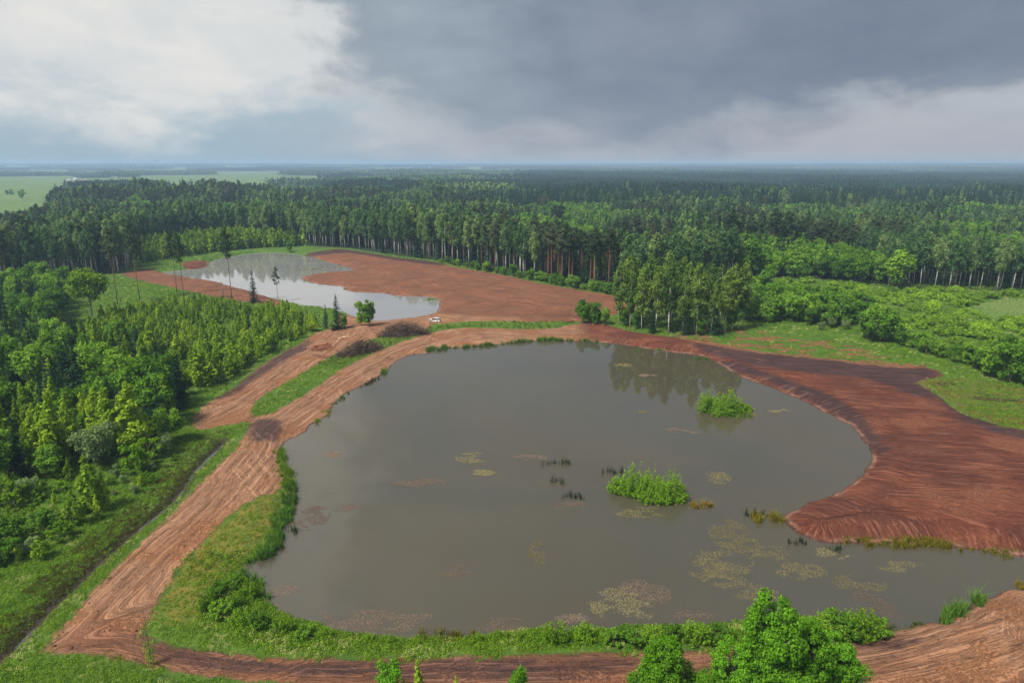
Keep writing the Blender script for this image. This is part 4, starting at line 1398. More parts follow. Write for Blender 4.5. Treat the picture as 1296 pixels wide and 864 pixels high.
# ------------------------------------------------------------------ left side: mixed young wood, plantation, lone trees
def left_side():
    # trees one can single out: (kind, px, base, top, width factor, label, category)
    single = [
     ('spruce', 18, 462, 383, 1.0, 'tall dark spruce with a layered crown above the young wood', 'spruce tree'),
     ('spruce', 104, 528, 418, 0.95, 'tallest dark spruce inside the young wood', 'spruce tree'),
     ('spruce', 24, 532, 456, 1.0, 'dark spruce among bright trees at the outer side of the young wood', 'spruce tree'),
     ('spruce', 76, 528, 448, 0.9, 'dark spruce close beside the tallest spruce', 'spruce tree'),
     ('spruce', 226, 520, 462, 1.1, 'broad dark spruce at the road end of the young wood', 'spruce tree'),
     ('spruce', 100, 445, 402, 0.9, 'slim dark spruce behind the young wood', 'spruce tree'),
     ('broad', 190, 520, 443, 1.15, 'broad dark green tree beside the broad spruce', 'broadleaf tree'),
     ('broad', 160, 515, 446, 1.0, 'dense green tree between the spruces and the plantation', 'broadleaf tree'),
     ('broad', 128, 505, 425, 1.0, 'bright green tree behind the tallest spruce', 'broadleaf tree'),
     ('broad', 50, 505, 432, 1.1, 'large bright green tree between two dark spruces', 'broadleaf tree'),
     ('broad', 8, 505, 420, 1.0, 'bright green tree below the layered spruce', 'broadleaf tree'),
     ('broad', 78, 470, 408, 1.1, 'light green rounded tree at the back of the young wood', 'broadleaf tree'),
     ('young', 73, 592, 496, 1.0, 'tall pointed light green birch at the front of the young wood', 'young birch'),
     ('young', 50, 594, 520, 0.9, 'pointed yellow-green birch beside the tall pointed birch', 'young birch'),
     ('young', 128, 572, 492, 0.95, 'slim pointed young birch, first of the three beside the silvery bush', 'young birch'),
     ('young', 145, 575, 488, 1.1, 'middle pointed young birch of the three beside the silvery bush', 'young birch'),
     ('young', 174, 575, 484, 1.25, 'broad pointed young birch, last of the three beside the silvery bush', 'young birch'),
     ('young', 15, 600, 510, 1.1, 'wide yellow-green birch at the edge of the young wood', 'young birch'),
     ('broad', 215, 560, 512, 1.15, 'dark leafy bushy tree overhanging the ditch end', 'broadleaf tree'),
     ('silver', 128, 590, 524, 1.0, 'silvery green bush in front of the pointed birches', 'bush'),
     ('round', 180, 592, 553, 1.0, 'round bright green bush on the herb meadow', 'bush'),
     ('broad', 65, 605, 562, 1.2, 'dark green bush in the shade of the tall pointed birch', 'bush'),
     ('silver', 38, 632, 596, 0.9, 'silvery willow bush on the herb meadow', 'bush'),
     ('silver', 208, 575, 545, 1.0, 'small silvery bush between round bush and ditch end', 'bush'),
     ('silver', 148, 604, 585, 0.9, 'small pale bush below the round bright bush', 'bush'),
     ('young_mid', 118, 648, 578, 1.1, 'sparse slender sapling alone on the herb meadow', 'young birch'),
     ('young_mid', 134, 642, 596, 0.8, 'thin low sapling next to the sparse slender sapling', 'young birch'),
     ('round', 15, 640, 605, 1.0, 'round green bush at the outer end of the herb meadow', 'bush'),
     ('bush_dark', 55, 672, 640, 1.0, 'dark bush between saplings on the herb meadow', 'bush'),
     ('young_bushy', 95, 665, 622, 0.9, 'low bushy sapling on the herb meadow', 'young birch'),
     ('round', 78, 683, 658, 0.9, 'small dark round bush at the ditch side of the herb meadow', 'bush'),
     ('broad', 20, 690, 648, 1.2, 'leafy low bush at the lower end of the herb meadow', 'bush'),
     ('silver', 40, 700, 676, 1.1, 'pale low bush below the leafy low bush', 'bush'),
     ('bush_dark', 4, 712, 680, 1.0, 'dark low bush at the lowest corner of the herb meadow', 'bush'),
     # lone trees
     ('spruce', 322, 384, 341, 1.0, 'lone dark spruce on the near shore of the far pond', 'spruce tree'),
     ('spruce', 427, 416, 372, 1.15, 'dark bushy spruce where the branch road meets the far pond', 'spruce tree'),
     ('spruce', 413, 416, 385, 1.0, 'smaller dark spruce next to the bushy spruce by the branch road', 'spruce tree'),
     ('alder', 458, 413, 377, 0.62, 'leafy young tree with a twin beside the far pond', 'young birch'),
     ('alder', 468, 413, 375, 0.68, 'taller twin of the young trees beside the far pond', 'young birch'),
     ('silver', 420, 419, 404, 1.0, 'pale bush at the foot of the bushy spruce', 'bush'),
     ('alder', 436, 416, 395, 0.8, 'small green bush on the road side of the bushy spruce', 'bush'),
     ('alder', 367, 318.5, 301, 0.8, 'small dark tree alone on the far bank of the far pond', 'broadleaf tree'),
    ]
    for kind, px, b, t, w, lab, cat in single:
        tree(kind, G(px, b), max(1.0, height_of(px, b, t)), lab, cat, wide=w, parts=('stems', 'leaves') if cat == 'bush' else ('trunk', 'crown'))
    for px, b, t in ((6, 486, 418), (44, 476, 412), (62, 552, 468), (150, 486, 420), (30, 500, 436), (205, 505, 444), (88, 500, 432), (2, 560, 470)):
        tree('spruce', G(px, b), height_of(px, b, t), 'tall dark spruce rising above the bright crowns of the young wood', 'spruce tree', 'spruces rising above the young wood', wide=1.05)
    # the wood around them
    taken = np.array([G(q[1], q[2]) for q in single])
    poly = GP([(-160, 480), (-20, 440), (60, 428), (130, 436), (195, 455), (232, 500), (240, 530), (228, 550), (196, 566), (150, 580), (90, 592), (40, 606), (-20, 625), (-160, 650)])
    P = fill(poly, 4.3, 12, 0.9)
    P = P[(np.abs(P[:, 0]) < 0.80 * P[:, 1] + 4)]
    P = np.array([p for p in P if np.hypot(*(taken - p).T).min() > 2.2])
    z = ground_z(P)
    for i, p in enumerate(P):
        u = random.random()
        kind, lab, cat, h = (('broad', 'bright green rounded tree in the young wood beside the ditch', 'broadleaf tree', random.uniform(7, 12)) if u < 0.20 else
                             ('young', 'pointed light green birch in the young wood beside the ditch', 'young birch', random.uniform(7, 11.5)) if u < 0.68 else
                             ('spruce', 'dark spruce half hidden in the young wood beside the ditch', 'spruce tree', random.uniform(7, 12.5)))
        lab = lab.replace('beside the ditch', 'near ' + nearest(p, {'the layered spruce': (18, 462), 'the tallest spruce': (104, 528), 'the broad spruce': (226, 520), 'the tall pointed birch': (73, 592), 'the silvery bush': (128, 590), 'the slim rear spruce': (100, 445)}))
        if kind == 'broad': lab = ('tall ' if h > 9.5 else 'low ') + lab
        tree(kind, p, h, lab, cat, (lab.split(' in the')[0] + 's').replace('birchs', 'birches').replace('hiddens', 'hidden') + ' near' + lab.split(' near')[-1], z=z[i] - 0.05, wide=random.uniform(0.9, 1.15))
    # saplings and bushes scattered over the herb meadow
    poly = GP([(-40, 615), (40, 612), (100, 602), (160, 596), (215, 576), (240, 570), (215, 596), (165, 632), (110, 668), (60, 705), (0, 745), (-40, 770)])
    P = fill(poly, 3.0, 55, 1.0)
    P = np.array([p for p in P if np.hypot(*(taken - p).T).min() > 1.6])
    P = P[np.random.default_rng(8).uniform(0, 1, len(P)) < 0.62]
    ok, z = dry(P, 1, 0.5)
    for p, zz in zip(P[ok], z[ok]):
        u = random.random()
        kind, what, hs = ('young_mid', 'slender sapling', (2, 5)) if u < 0.35 else ('young_bushy', 'bushy sapling', (1.5, 4)) if u < 0.6 else ('silver', 'pale leafy bush', (1.0, 2.2)) if u < 0.75 else ('round', 'round green bush', (1.0, 2.4))
        lab = what + ' scattered on the herb meadow near ' + nearest(p, {'the round bright bush': (180, 592), 'the sparse slender sapling': (118, 648), 'the tall pointed birch': (73, 592), 'the leafy low bush': (20, 690)})
        tree(kind, p, random.uniform(*hs), lab, 'bush' if 'bush' in what.split() else 'sapling', lab.replace(' scattered', 's'), z=zz - 0.05, wide=random.uniform(0.8, 1.3), parts=('stems', 'leaves') if 'bush' in what.split() else ('trunk', 'crown'))
    # trees between the wood and the far left birches
    poly = GP([(-160, 438), (-160, 385), (0, 376), (55, 368), (84, 372), (92, 395), (80, 420), (0, 432)])
    P = fill(poly, 6.5, 13)
    P = P[(np.abs(P[:, 0]) < 0.80 * P[:, 1] + 6)]
    for p in P:
        u = random.random()
        if u < 0.6:
            tree('broad', p, random.uniform(9, 15), 'leafy green tree below the tall birches behind the young wood', 'broadleaf tree', 'leafy trees below the tall birches')
        elif u < 0.78:
            tree('spruce', p, random.uniform(10, 16), 'dark spruce below the tall birches behind the young wood', 'spruce tree', 'spruces below the tall birches')
        else:
            tree('young', p, random.uniform(8, 12), 'light green pointed tree below the tall birches', 'young birch', 'pointed trees below the tall birches')
    # plantation of young birches
    poly = GP([(112, 430), (125, 402), (180, 388), (240, 381), (285, 384), (330, 389), (372, 396), (402, 408), (405, 417), (385, 426), (355, 441),
               (330, 452), (300, 474), (266, 492), (246, 498), (228, 470), (185, 450)])
    P = fill(poly, 2.5, 19, 1.1)
    P = P[fbm(P[:, 0] / 9, P[:, 1] / 9, 63, 3) + np.random.default_rng(3).uniform(-0.2, 0.2, len(P)) > 0.40]
    ok, z = dry(P, 1.5, 1.0)
    P, z = P[ok], z[ok]
    o = np.argsort(P[:, 1])
    P, z = P[o], z[o]
    n_s = 0
    rest = []
    for i, p in enumerate(P):
        f = np.clip((p[1] - 160) / 110, 0, 1)
        h = (7.2 - 3.0 * f) * random.choice((random.uniform(0.35, 0.8), random.uniform(0.7, 1.1), random.uniform(0.8, 1.3)))
        if random.random() < 0.07:
            if n_s < 60:
                tree('spruce_small', p, h * 0.9, 'small dark spruce among the plantation of young birches', 'spruce tree', 'small spruces in the plantation', z=z[i] - 0.05)
                n_s += 1
        elif i < 270:
            bushy = random.random() < 0.4
            where = nearest(p, {'the log pile': (404, 436), 'the dark soil of the branch road': (300, 484), 'the broad spruce': (236, 500), 'the lone spruce on the far shore': (335, 392)})
            lab = ('bushy' if bushy else 'slender') + (' tall' if h > 5 else ' low') + ' yellow-green birch in the plantation near ' + where
            e = tree('young_bushy' if bushy else 'young_mid', p, h * (0.8 if bushy else 1), lab, 'young birch', lab.replace(' birch ', ' birches '), z=z[i] - 0.05, wide=random.uniform(0.85, 1.45))
            e.rotation_euler = (random.gauss(0, 0.05), random.gauss(0, 0.05), e.rotation_euler[2])
        else:
            rest.append((p[0], p[1], z[i] - 0.05, h / 6))
    rest = np.array(rest)
    scatter('young_birch_plantation', rest[:, :3], rest[:, 3], [[q[0], q[1]] for q in LIB['young_mid'] + LIB['young_bushy']], 'dense yellow-green plantation of young birches towards the far pond', 'plantation', 5)
    # lone tall pines left standing
    LIB['lone_pine'] = [gen_pine(9100 + i, h=30, leaves=1000, size=0.42, lo=0.60, spread=0.055, trunk_r=0.62) for i in range(4)]
    LIB['thin_pine'] = [gen_pine(9200 + i, h=14, leaves=380, size=0.34, lo=0.5, spread=0.10, trunk_r=0.7) for i in range(2)]
    for k, (px, b, t, kind, lab) in enumerate(((177, 379, 279, 'lone_pine', 'lone tall pine with a long bare trunk beside the far birch wood'),
                                         (149, 385, 287, 'lone_pine', 'lone tall pine behind the round-crowned oak'),
                                         (224, 372, 291, 'lone_pine', 'slender lone pine, rear of the pair by the far pond'),
                                         (233, 382, 295, 'lone_pine', 'slender lone pine, front of the pair by the far pond'),
                                         (294, 381, 288, 'lone_pine', 'single tall pine with a small crown before the far pond'),
                                         (352, 379, 337, 'thin_pine', 'thin bare-stemmed tree with a small crown before the far pond'))):
        tree(kind, G(px, b), height_of(px, b, t), lab, 'pine tree', variant=k)
    # oak with a round crown
    LIB['oak'] = [gen_broad(9301, h=20, leaves=4200, size=0.42, width=0.70, lo=0.40, lumps=56, mat='leaf_young', clump=0.10)]
    tree('oak', G(118, 410), height_of(118, 410, 337), 'round-crowned lone oak standing in the green clearing', 'oak tree')
    # leaning dead trunk and snag
    a = Acc()
    r = np.random.default_rng(4)
    x0, y0 = G(93, 408)
    a.tube([(0, 0, -0.2), (-1.6, 0.3, 4), (-4.4, 0.8, 8.4), (-7.6, 1.2, 12.2)], [0.24, 0.2, 0.14, 0.03], 6)
    for q in range(12):
        f = r.uniform(0.35, 1)
        b = np.array([-7.6 * f ** 1.4, 1.2 * f, 12.2 * f])
        a.tube([b, b + np.array([r.normal() * 0.9, r.normal() * 0.9, r.uniform(-0.2, 0.9)])], [0.05, 0.01], 4)
    o = link('leaning_dead_tree', a.mesh('leaning_dead_tree', ['bark_grey']))
    o.location = (x0, y0, float(ground_z([(x0, y0)])[0]))
    tag(o, 'bare dead trunk leaning over beside the round-crowned oak', 'dead tree')
    a = Acc()
    a.tube([(0, 0, -0.2), (0.05, 0, 2.5), (0, 0.1, height_of(283, 378, 360))], [0.16, 0.13, 0.08], 6)
    a.tube([(0, 0, 2.6), (0.5, 0.1, 3.0)], [0.05, 0.02], 4)
    o = link('dead_snag', a.mesh('dead_snag', ['bark_grey']))
    x0, y0 = G(283, 378)
    o.location = (x0, y0, float(ground_z([(x0, y0)])[0]))
    tag(o, 'short broken grey snag beside the single tall pine', 'dead tree')
left_side()

# ------------------------------------------------------------------ near trees below the camera
def near_trees():
    LIB['front_small'] = [gen_broad(9400 + i, h=6, leaves=5000, size=0.13, width=0.6, lo=0.02, mat='leaf_front', lumps=36, stems=2) for i in range(3)]
    LIB['slim'] = [gen_cone(9450, h=5, leaves=1800, size=0.12, spread=0.13, mat='leaf_young')]
    for k, (px, b, t, kind, w, lab) in enumerate((
            (962, 905, 744, 'front', 0.78, 'tallest leafy tree of the clump at the near road bend'),
            (925, 915, 800, 'front', 0.85, 'leafy tree in front of the tallest tree of the near clump'),
            (1012, 900, 778, 'front', 0.85, 'leafy tree behind the bushy fringe of the near clump'),
            (985, 930, 838, 'front', 1.25, 'bright wide-crowned tree at the foot of the near clump'),
            (1052, 893, 800, 'front', 0.95, 'leafy tree of the near clump beside the dark mud bank'),
            (905, 935, 850, 'front', 1.1, 'low leafy tree at the road side of the near clump'),
            (838, 905, 800, 'front', 0.8, 'separate leafy tree standing on the road beside the near clump'),
            (805, 905, 842, 'front_small', 1.0, 'small leafy bush beside the separate leafy tree'),
            (870, 900, 838, 'front_small', 1.1, 'small leafy bush between the separate tree and the near clump'),
            (1070, 905, 838, 'front_small', 1.2, 'leafy bush at the muddy end of the near clump'),
            (497, 886, 828, 'front_small', 0.85, 'small leafy tree standing alone in front of the near track'),
            (530, 886, 838, 'slim', 1.0, 'slim pointed sapling next to the small leafy tree'),
            (655, 892, 845, 'front_small', 0.8, 'low round treetop beside the near track'),
            (578, 888, 858, 'slim', 1.0, 'tiny sapling top beside the near track'))):
        tree(kind, G(px, b), height_of(px, b, t), lab, 'broadleaf tree', wide=w, variant=k)
    # bare sapling
    a, c = Acc(), Acc()
    r = np.random.default_rng(3)
    h = height_of(192, 843, 762)
    p = trunk_path(r, h, 0.01)
    a.tube(p, [0.06, 0.05, 0.04, 0.03, 0.02, 0.006], 5)
    for q in range(34):
        t = r.uniform(0.18, 0.97)
        b = on_path(p, np.array([t]))[0]
        ang = r.uniform(0, 6.28)
        l = (1.15 - t) * r.uniform(0.5, 1.1)
        a.tube([b, b + np.array([math.cos(ang) * l, math.sin(ang) * l, l * 0.7]), b + np.array([math.cos(ang) * l * 1.3, math.sin(ang) * l * 1.3, l * 1.5])], [0.018, 0.011, 0.004], 3)
    pos = p[0] + r.normal(size=(500, 3)) * [0.28, 0.28, 0.9] + [0, 0, 1.6]
    pos[:, 2] = np.abs(pos[:, 2])
    V, Q, v = leaf_quads(r, pos, unit(r.normal(size=(500, 3))), 0.08)
    c.add(V, Q, None, v)
    x0, y0 = G(192, 843)
    e = empty('bare_sapling', (x0, y0, float(ground_z([(x0, y0)])[0])))
    link('trunk', a.mesh('bare_sapling_trunk', ['bark_grey']), e)
    link('leaves', c.mesh('bare_sapling_leaves', ['leaf_broad']), e)
    tag(e, 'tall bare grey sapling with a leafy foot at the road bend', 'sapling')
near_trees()

# ------------------------------------------------------------------ shore bushes, islets, reeds
def shore():
    # bushes along the near shore
    for k, (px, b, h, w, kind, lab) in enumerate((
            (703, 812, 2.9, 1.0, 'bush', 'leafy willow bush, first of the pair on the near shore'), (738, 812, 2.5, 1.1, 'bush', 'leafy willow bush, second of the pair on the near shore'),
            (775, 815, 2.1, 1.3, 'bush_dark', None), (800, 815, 2.4, 1.3, 'bush_dark', None), (826, 816, 2.2, 1.3, 'bush', None), (852, 812, 2.2, 1.2, 'bush_dark', None), (880, 813, 2.6, 1.3, 'bush', None), (905, 812, 2.4, 1.3, 'bush_dark', None),
            (1045, 812, 3.0, 1.2, 'bush', None), (1068, 812, 3.4, 1.1, 'bush_dark', None), (1092, 812, 3.2, 1.2, 'bush', None), (1112, 812, 2.3, 1.2, 'bush_dark', None), (1080, 806, 2.8, 1.1, 'bush', None), (1055, 808, 3.0, 1.1, 'bush_dark', None))):
        lab = lab or ('low leafy bush on the near shore beside the willow pair' if px < 950 else 'leafy bush on the near shore by the mud bank')
        tree(kind, G(px, b), h, lab, 'bush', None if 'pair on' in lab else ('bushes beside the willow pair' if px < 950 else 'bushes by the mud bank'), wide=w, parts=('stems', 'leaves'))
    for k, (px, b, h, w) in enumerate(((262, 772, 2.6, 1.0), (282, 782, 2.4, 1.1), (305, 790, 2.3, 1.1), (330, 795, 2.2, 1.1), (356, 800, 2.0, 1.2), (384, 806, 1.9, 1.2), (410, 806, 1.5, 1.2), (275, 755, 2.5, 1.0), (295, 770, 2.3, 1.0),
                                     (300, 742, 2.2, 0.9), (316, 752, 2.4, 1.0))):
        tree('bush_dark' if k % 2 else 'bush', G(px, b), h, 'leafy bush on the near corner of the pond below the mossy slope', 'bush', 'bushes below the mossy slope', wide=w, parts=('stems', 'leaves'))
    for px, b, h, lab, mat in ((465, 808, 1.1, 'small round tussock bush on the near shore, first of the row', 0), (495, 810, 0.9, 'small tussock bush next in the near shore row', 0), (530, 812, 0.8, 'low tussock in the middle of the near shore row', 0),
                          (606, 808, 1.3, 'tussock bush beside the orange reeds on the near shore', 0), (633, 806, 1.4, 'last tussock bush of the near shore row', 0), (655, 806, 1.0, 'low tussock between shore row and willow pair', 0)):
        tree('bush', G(px, b), h, lab, 'bush', wide=1.2, parts=('stems', 'leaves'))
    # islets
    def islet(seed, lobes, leaves, size):
        """a low mass of willow sprouts: lobes (x, y, radius, height)"""
        r = np.random.default_rng(seed)
        tr, cr = Acc(), Acc()
        P, N_, T_ = [], [], []
        for lx, ly, lr, lh in lobes:
            stems = int(26 * lr)
            per = int(leaves * lr / sum(q[2] for q in lobes) / stems)
            for s in range(stems):
                a, q = r.uniform(0, 6.283), r.uniform(0, 1) ** 0.5
                b = np.array([lx + math.cos(a) * q * lr * 0.75, ly + math.sin(a) * q * lr * 0.75, 0])
                tip = np.array([lx + math.cos(a) * q * lr * 1.1, ly + math.sin(a) * q * lr * 1.1, 1.25 * lh * (1 - 0.70 * q * q) * r.uniform(0.5, 1.15)])
                tr.tube([b + [0, 0, -0.3], (b + tip) / 2 + r.normal(size=3) * 0.1, tip], [0.03, 0.02, 0.005], 3)
                f = r.uniform(0.02, 1.0, per) ** 0.8
                pos = b + (tip - b) * f[:, None] + r.normal(size=(per, 3)) * 0.34 * (1.1 - 0.75 * f)[:, None]
                pos[:, 2] = np.abs(pos[:, 2])
                P.append(pos)
                T_.append(np.tile(tip - b, (per, 1)) + r.normal(size=(per, 3)) * 0.8)
                N_.append(unit(r.normal(size=(per, 3)) + [0, 0, 0.7]))
        V, Q, aa = leaf_quads(r, np.vstack(P), np.vstack(N_), size, 0.45, np.vstack(T_))
        cr.add(V, Q, None, aa)
        return tr.mesh('islet_stems', ['bark_grey']), cr.mesh('islet_leaves', ['leaf_bush']), 4.0
    LIB['islet'] = [islet(9500, [(-4.1, 1.6, 1.7, 2.5), (-2.0, 0.9, 2.2, 4.2), (-0.2, -0.6, 2.2, 3.0), (1.9, -0.9, 2.1, 3.3), (3.6, -0.4, 2.0, 4.1), (0.8, 1.2, 2.0, 3.4), (4.6, -1.2, 1.3, 2.0)], 17000, 0.15),
                    islet(9501, [(-3.0, 1.0, 1.7, 3.8), (-1.4, 1.6, 1.4, 2.6), (0.0, -0.2, 2.2, 3.5), (1.7, 0.3, 2.0, 4.0), (3.4, 0.2, 1.5, 2.4), (5.2, 1.0, 1.2, 1.2), (-0.6, -1.2, 1.6, 2.2)], 14000, 0.16)]
    x0, y0 = G(820, 628, WATER)
    tree('islet', (x0, y0), 4.5, 'bright green willow islet with a mirrored crown in the middle of the pond', 'willow islet', variant=0, z=WATER - 0.05, rz=0.0, parts=('stems', 'leaves'))
    x0, y0 = G(913, 522, WATER)
    tree('islet', (x0, y0), 4.7, 'bright green willow islet in front of the furrowed shore', 'willow islet', variant=1, z=WATER - 0.05, rz=0.0, parts=('stems', 'leaves'))
    # reeds: each clump one thing
    def reeds(name, px, py, rx, ry, n, h, mat, label, cat='reeds', group=None, curve=0.15, wd=0.035, along=False):
        r = np.random.default_rng(int(px * 7 + py))
        x0, y0 = G(px, py, WATER)
        d = depth_at(py, WATER) / FPX
        rx *= d
        ry *= d * 2.2
        k = max(4, int(n / (14 if mat == 'reed_dark' else 40)))
        sc_ = np.column_stack([r.uniform(-1, 1, k) * rx, r.normal(0, 0.45, k) * ry])
        near_sh = POND[np.hypot(POND[:, 0] - x0, POND[:, 1] - y0) < max(rx, 4) * 1.3]
        if along and len(near_sh) > 1:                       # a bed follows the water's edge
            pk = r.integers(0, len(near_sh) - 1, k)
            fr = r.uniform(0, 1, (k, 1))
            sc_ = near_sh[pk] * fr + near_sh[pk + 1] * (1 - fr) - [x0, y0] + r.normal(0, 0.55, (k, 2))
        sr = r.uniform(0.25, 0.75, k)
        sh_ = r.uniform(0.6, 1.15, k)
        pick = r.integers(0, k, n)
        q = np.clip(np.abs(r.normal(0, 0.6, n)), 0, 1.2)
        a = r.uniform(0, 6.283, n)
        b = np.column_stack([sc_[pick] + np.stack([np.cos(a), np.sin(a)], 1) * (q * sr[pick])[:, None] * 1.25, np.full(n, -0.15)])
        hh = h * r.uniform(0.45, 1.15, n) * (1 - 0.35 * q) * sh_[pick]
        ln = r.normal(size=(n, 2)) * curve
        ang = r.uniform(0, 3.14, n)
        sd = np.stack([np.cos(ang), np.sin(ang), 0 * ang], 1) * wd
        mid = b + np.stack([ln[:, 0] * hh * 0.35, ln[:, 1] * hh * 0.35, hh * 0.6], 1)
        tip = b + np.stack([ln[:, 0] * hh, ln[:, 1] * hh, hh], 1)
        V = np.stack([b - sd, b + sd, mid + sd * 0.8, mid - sd * 0.8, tip + sd * 0.15, tip - sd * 0.15], 1).reshape(-1, 3)
        i = np.arange(n)[:, None] * 6
        Q = np.concatenate([i + np.array([[0, 1, 2, 3]]), i + np.array([[3, 2, 4, 5]])], 0)
        A_ = Acc()
        A_.add(V, Q, None, np.repeat(r.uniform(0, 1, n), 6))
        o = link(name, A_.mesh(name, [mat]))
        o.location = (x0, y0, WATER)
        tag(o, label, cat, group)
        return o
    for px, py, rx, ry, lab in ((703, 586, 19, 3.5, 'dark reed clump, longest of those in open water'), (703, 610, 9, 3, 'small dark reed clump between the two larger ones'),
                            (726, 629, 16, 4, 'dark reed clump with pale weed below it'), (775, 598, 13, 2.5, 'thin dark reed clump behind the willow islet'),
                            (955, 652, 15, 5, 'dark reeds beside the tip of the furrowed shore'), (374, 672, 9, 3, 'dark reed tuft off the mossy slope'),
                            (1010, 688, 10, 3, 'dark stubby reeds below the tip of the furrowed shore'), (1055, 695, 9, 3, 'dark stubby reeds next along the furrowed shore'),
                            (868, 634, 6, 2, 'few dark stalks between willow islet and tussock')):
        reeds('reed_clump', px, py, rx, ry, int(rx * 9), 1.5, 'reed_dark', lab, curve=0.06)
    for px, py, rx, ry, n, h, mat, lab in ((886, 640, 14, 3, 500, 1.1, 'herb_dry', 'small olive tussock beside the middle willow islet'),
                            (972, 656, 18, 6, 700, 1.5, 'herb_dry', 'olive tussock at the tip of the furrowed shore'),
                            (1196, 762, 15, 6, 900, 2.3, 'reed', 'blue-green reed tuft in the narrow arm of the pond'),
                            (1120, 693, 30, 4, 1100, 1.2, 'herb_dry', 'long olive sedge bed under the furrowed bank'),
                            (1180, 703, 38, 6, 1700, 1.3, 'herb_dry', 'widest olive sedge bed under the furrowed bank'),
                            (1265, 702, 22, 4, 600, 1.0, 'herb_dry', 'sedge bed at the outer end of the furrowed bank'),
                            (1290, 728, 14, 8, 500, 1.0, 'herb_dry', 'sparse olive sedge at the outer end of the narrow arm'),
                            (1140, 785, 26, 6, 400, 0.7, 'herb_dark', 'dark sedge at the foot of the mud bank'),
                            (560, 440, 22, 3.5, 1500, 1.6, 'reed', 'green reed bed on the far shore below the brush heap'),
                            (603, 436, 22, 2.5, 1500, 1.4, 'reed', 'long green reed bed on the far shore next to the first'),
                            (655, 430, 16, 2.0, 700, 1.5, 'reed', 'short green reed bed on the far shore'),
                            (720, 431, 38, 1.8, 1600, 1.5, 'reed', 'low green reed fringe below the grassy dam'),
                            (693, 430, 10, 2.0, 500, 2.2, 'reed', 'tall reed tuft at the start of the low reed fringe'),
                            (830, 443, 22, 1.6, 600, 0.9, 'reed', 'thin reed fringe below the birch grove'),
                            (889, 455, 9, 2.5, 300, 1.0, 'reed', 'small reed patch where the furrowed shore begins'),
                            (496, 469, 8, 4, 500, 1.5, 'reed', 'single green reed tuft beside the pond road'),
                            (472, 483, 11, 3, 500, 1.1, 'reed_dark', 'dark overhanging sedge beside the pond road'),
                            (432, 503, 9, 4, 260, 1.0, 'reed', 'thin green sedge at the edge of the pond road'),
                            (398, 530, 6, 4, 260, 1.2, 'herb', 'yellow-green tuft at the bend of the pond road'),
                            (372, 578, 11, 8, 900, 1.7, 'herb', 'bright reed patch below the road fork'),
                            (366, 604, 14, 14, 1600, 1.7, 'herb', 'wide bright reed bed along the road shore'),
                            (372, 628, 12, 9, 1000, 1.7, 'reed', 'green reed bed between road shore and mossy slope'),
                            (350, 660, 12, 12, 1500, 1.8, 'reed', 'green reed bed at the foot of the mossy slope'),
                            (342, 686, 14, 9, 1500, 1.8, 'reed', 'dense reed bed at the corner bay of the pond'),
                            (318, 742, 12, 5, 600, 1.5, 'reed', 'reed tuft inside the corner bay of the pond'),
                            (578, 806, 10, 4, 500, 1.3, 'herb_dry', 'orange-brown reeds on the near shore'),
                            (940, 527, 14, 3, 500, 0.9, 'reed', 'low green sedge trailing from the islet before the furrowed shore'),
                            (640, 432, 8, 1.5, 300, 1.2, 'reed', 'tiny reed tuft between the far shore beds')):
        reeds('reed_bed', px, py, rx, ry, n, h, mat, lab, curve=0.35, wd=0.045, along=px < 780 or px > 1080)
    # marsh in the far pond
    k = 0
    for px, py, rx, ry, lab in ((415, 330, 26, 2.2, 'flat green marsh bed along the top of the red spit'), (432, 338, 26, 2.2, 'flat green marsh bed beside the red spit'), (372, 324, 24, 1.5, 'thin green marsh fringe at the far bank'),
                            (400, 341, 22, 1.5, 'sparse green marsh bed in the far pond'), (548, 379, 7, 2.0, 'yellow-green sedge at the dam end of the far pond')):
        reeds('marsh_bed', px, py, rx, ry, 900, 0.55, 'herb_dry' if k % 2 else 'herb', lab, 'marsh', wd=0.12, curve=0.5)
        k += 1
    # floating weed, one mat each
    mats = [(597, 579, 22, 7, 0), (610, 598, 17, 4, 0), (672, 579, 24, 4, 1), (908, 604, 17, 9, 0), (725, 640, 24, 6, 1), (577, 722, 25, 8, 1), (455, 786, 110, 15, 1), (358, 752, 20, 14, 1),
            (640, 790, 45, 9, 1), (680, 700, 12, 18, 0), (783, 764, 48, 26, 0), (815, 750, 34, 18, 1), (912, 712, 42, 32, 0), (928, 680, 30, 26, 0), (900, 722, 30, 16, 0), (958, 752, 30, 15, 0), (1012, 722, 34, 12, 0),
            (1050, 700, 24, 8, 0), (1088, 738, 34, 12, 0), (1112, 764, 28, 20, 1), (1150, 722, 38, 14, 0), (812, 648, 40, 7, 0), (945, 664, 20, 6, 1), (438, 642, 20, 6, 1), (395, 655, 22, 16, 1),
            (905, 508, 24, 4, 0), (950, 524, 16, 3, 0), (985, 520, 16, 3, 0), (790, 462, 12, 2, 0), (820, 475, 12, 2, 1), (810, 521, 10, 1.5, 0), (420, 575, 14, 4, 1), (530, 610, 40, 5, 1), (860, 545, 30, 4, 1), (870, 775, 40, 9, 1), (720, 780, 30, 8, 1), (980, 700, 30, 10, 0)]
    near_of = ['of the open water', 'by the near shore', 'by the islet', 'in the narrow arm']
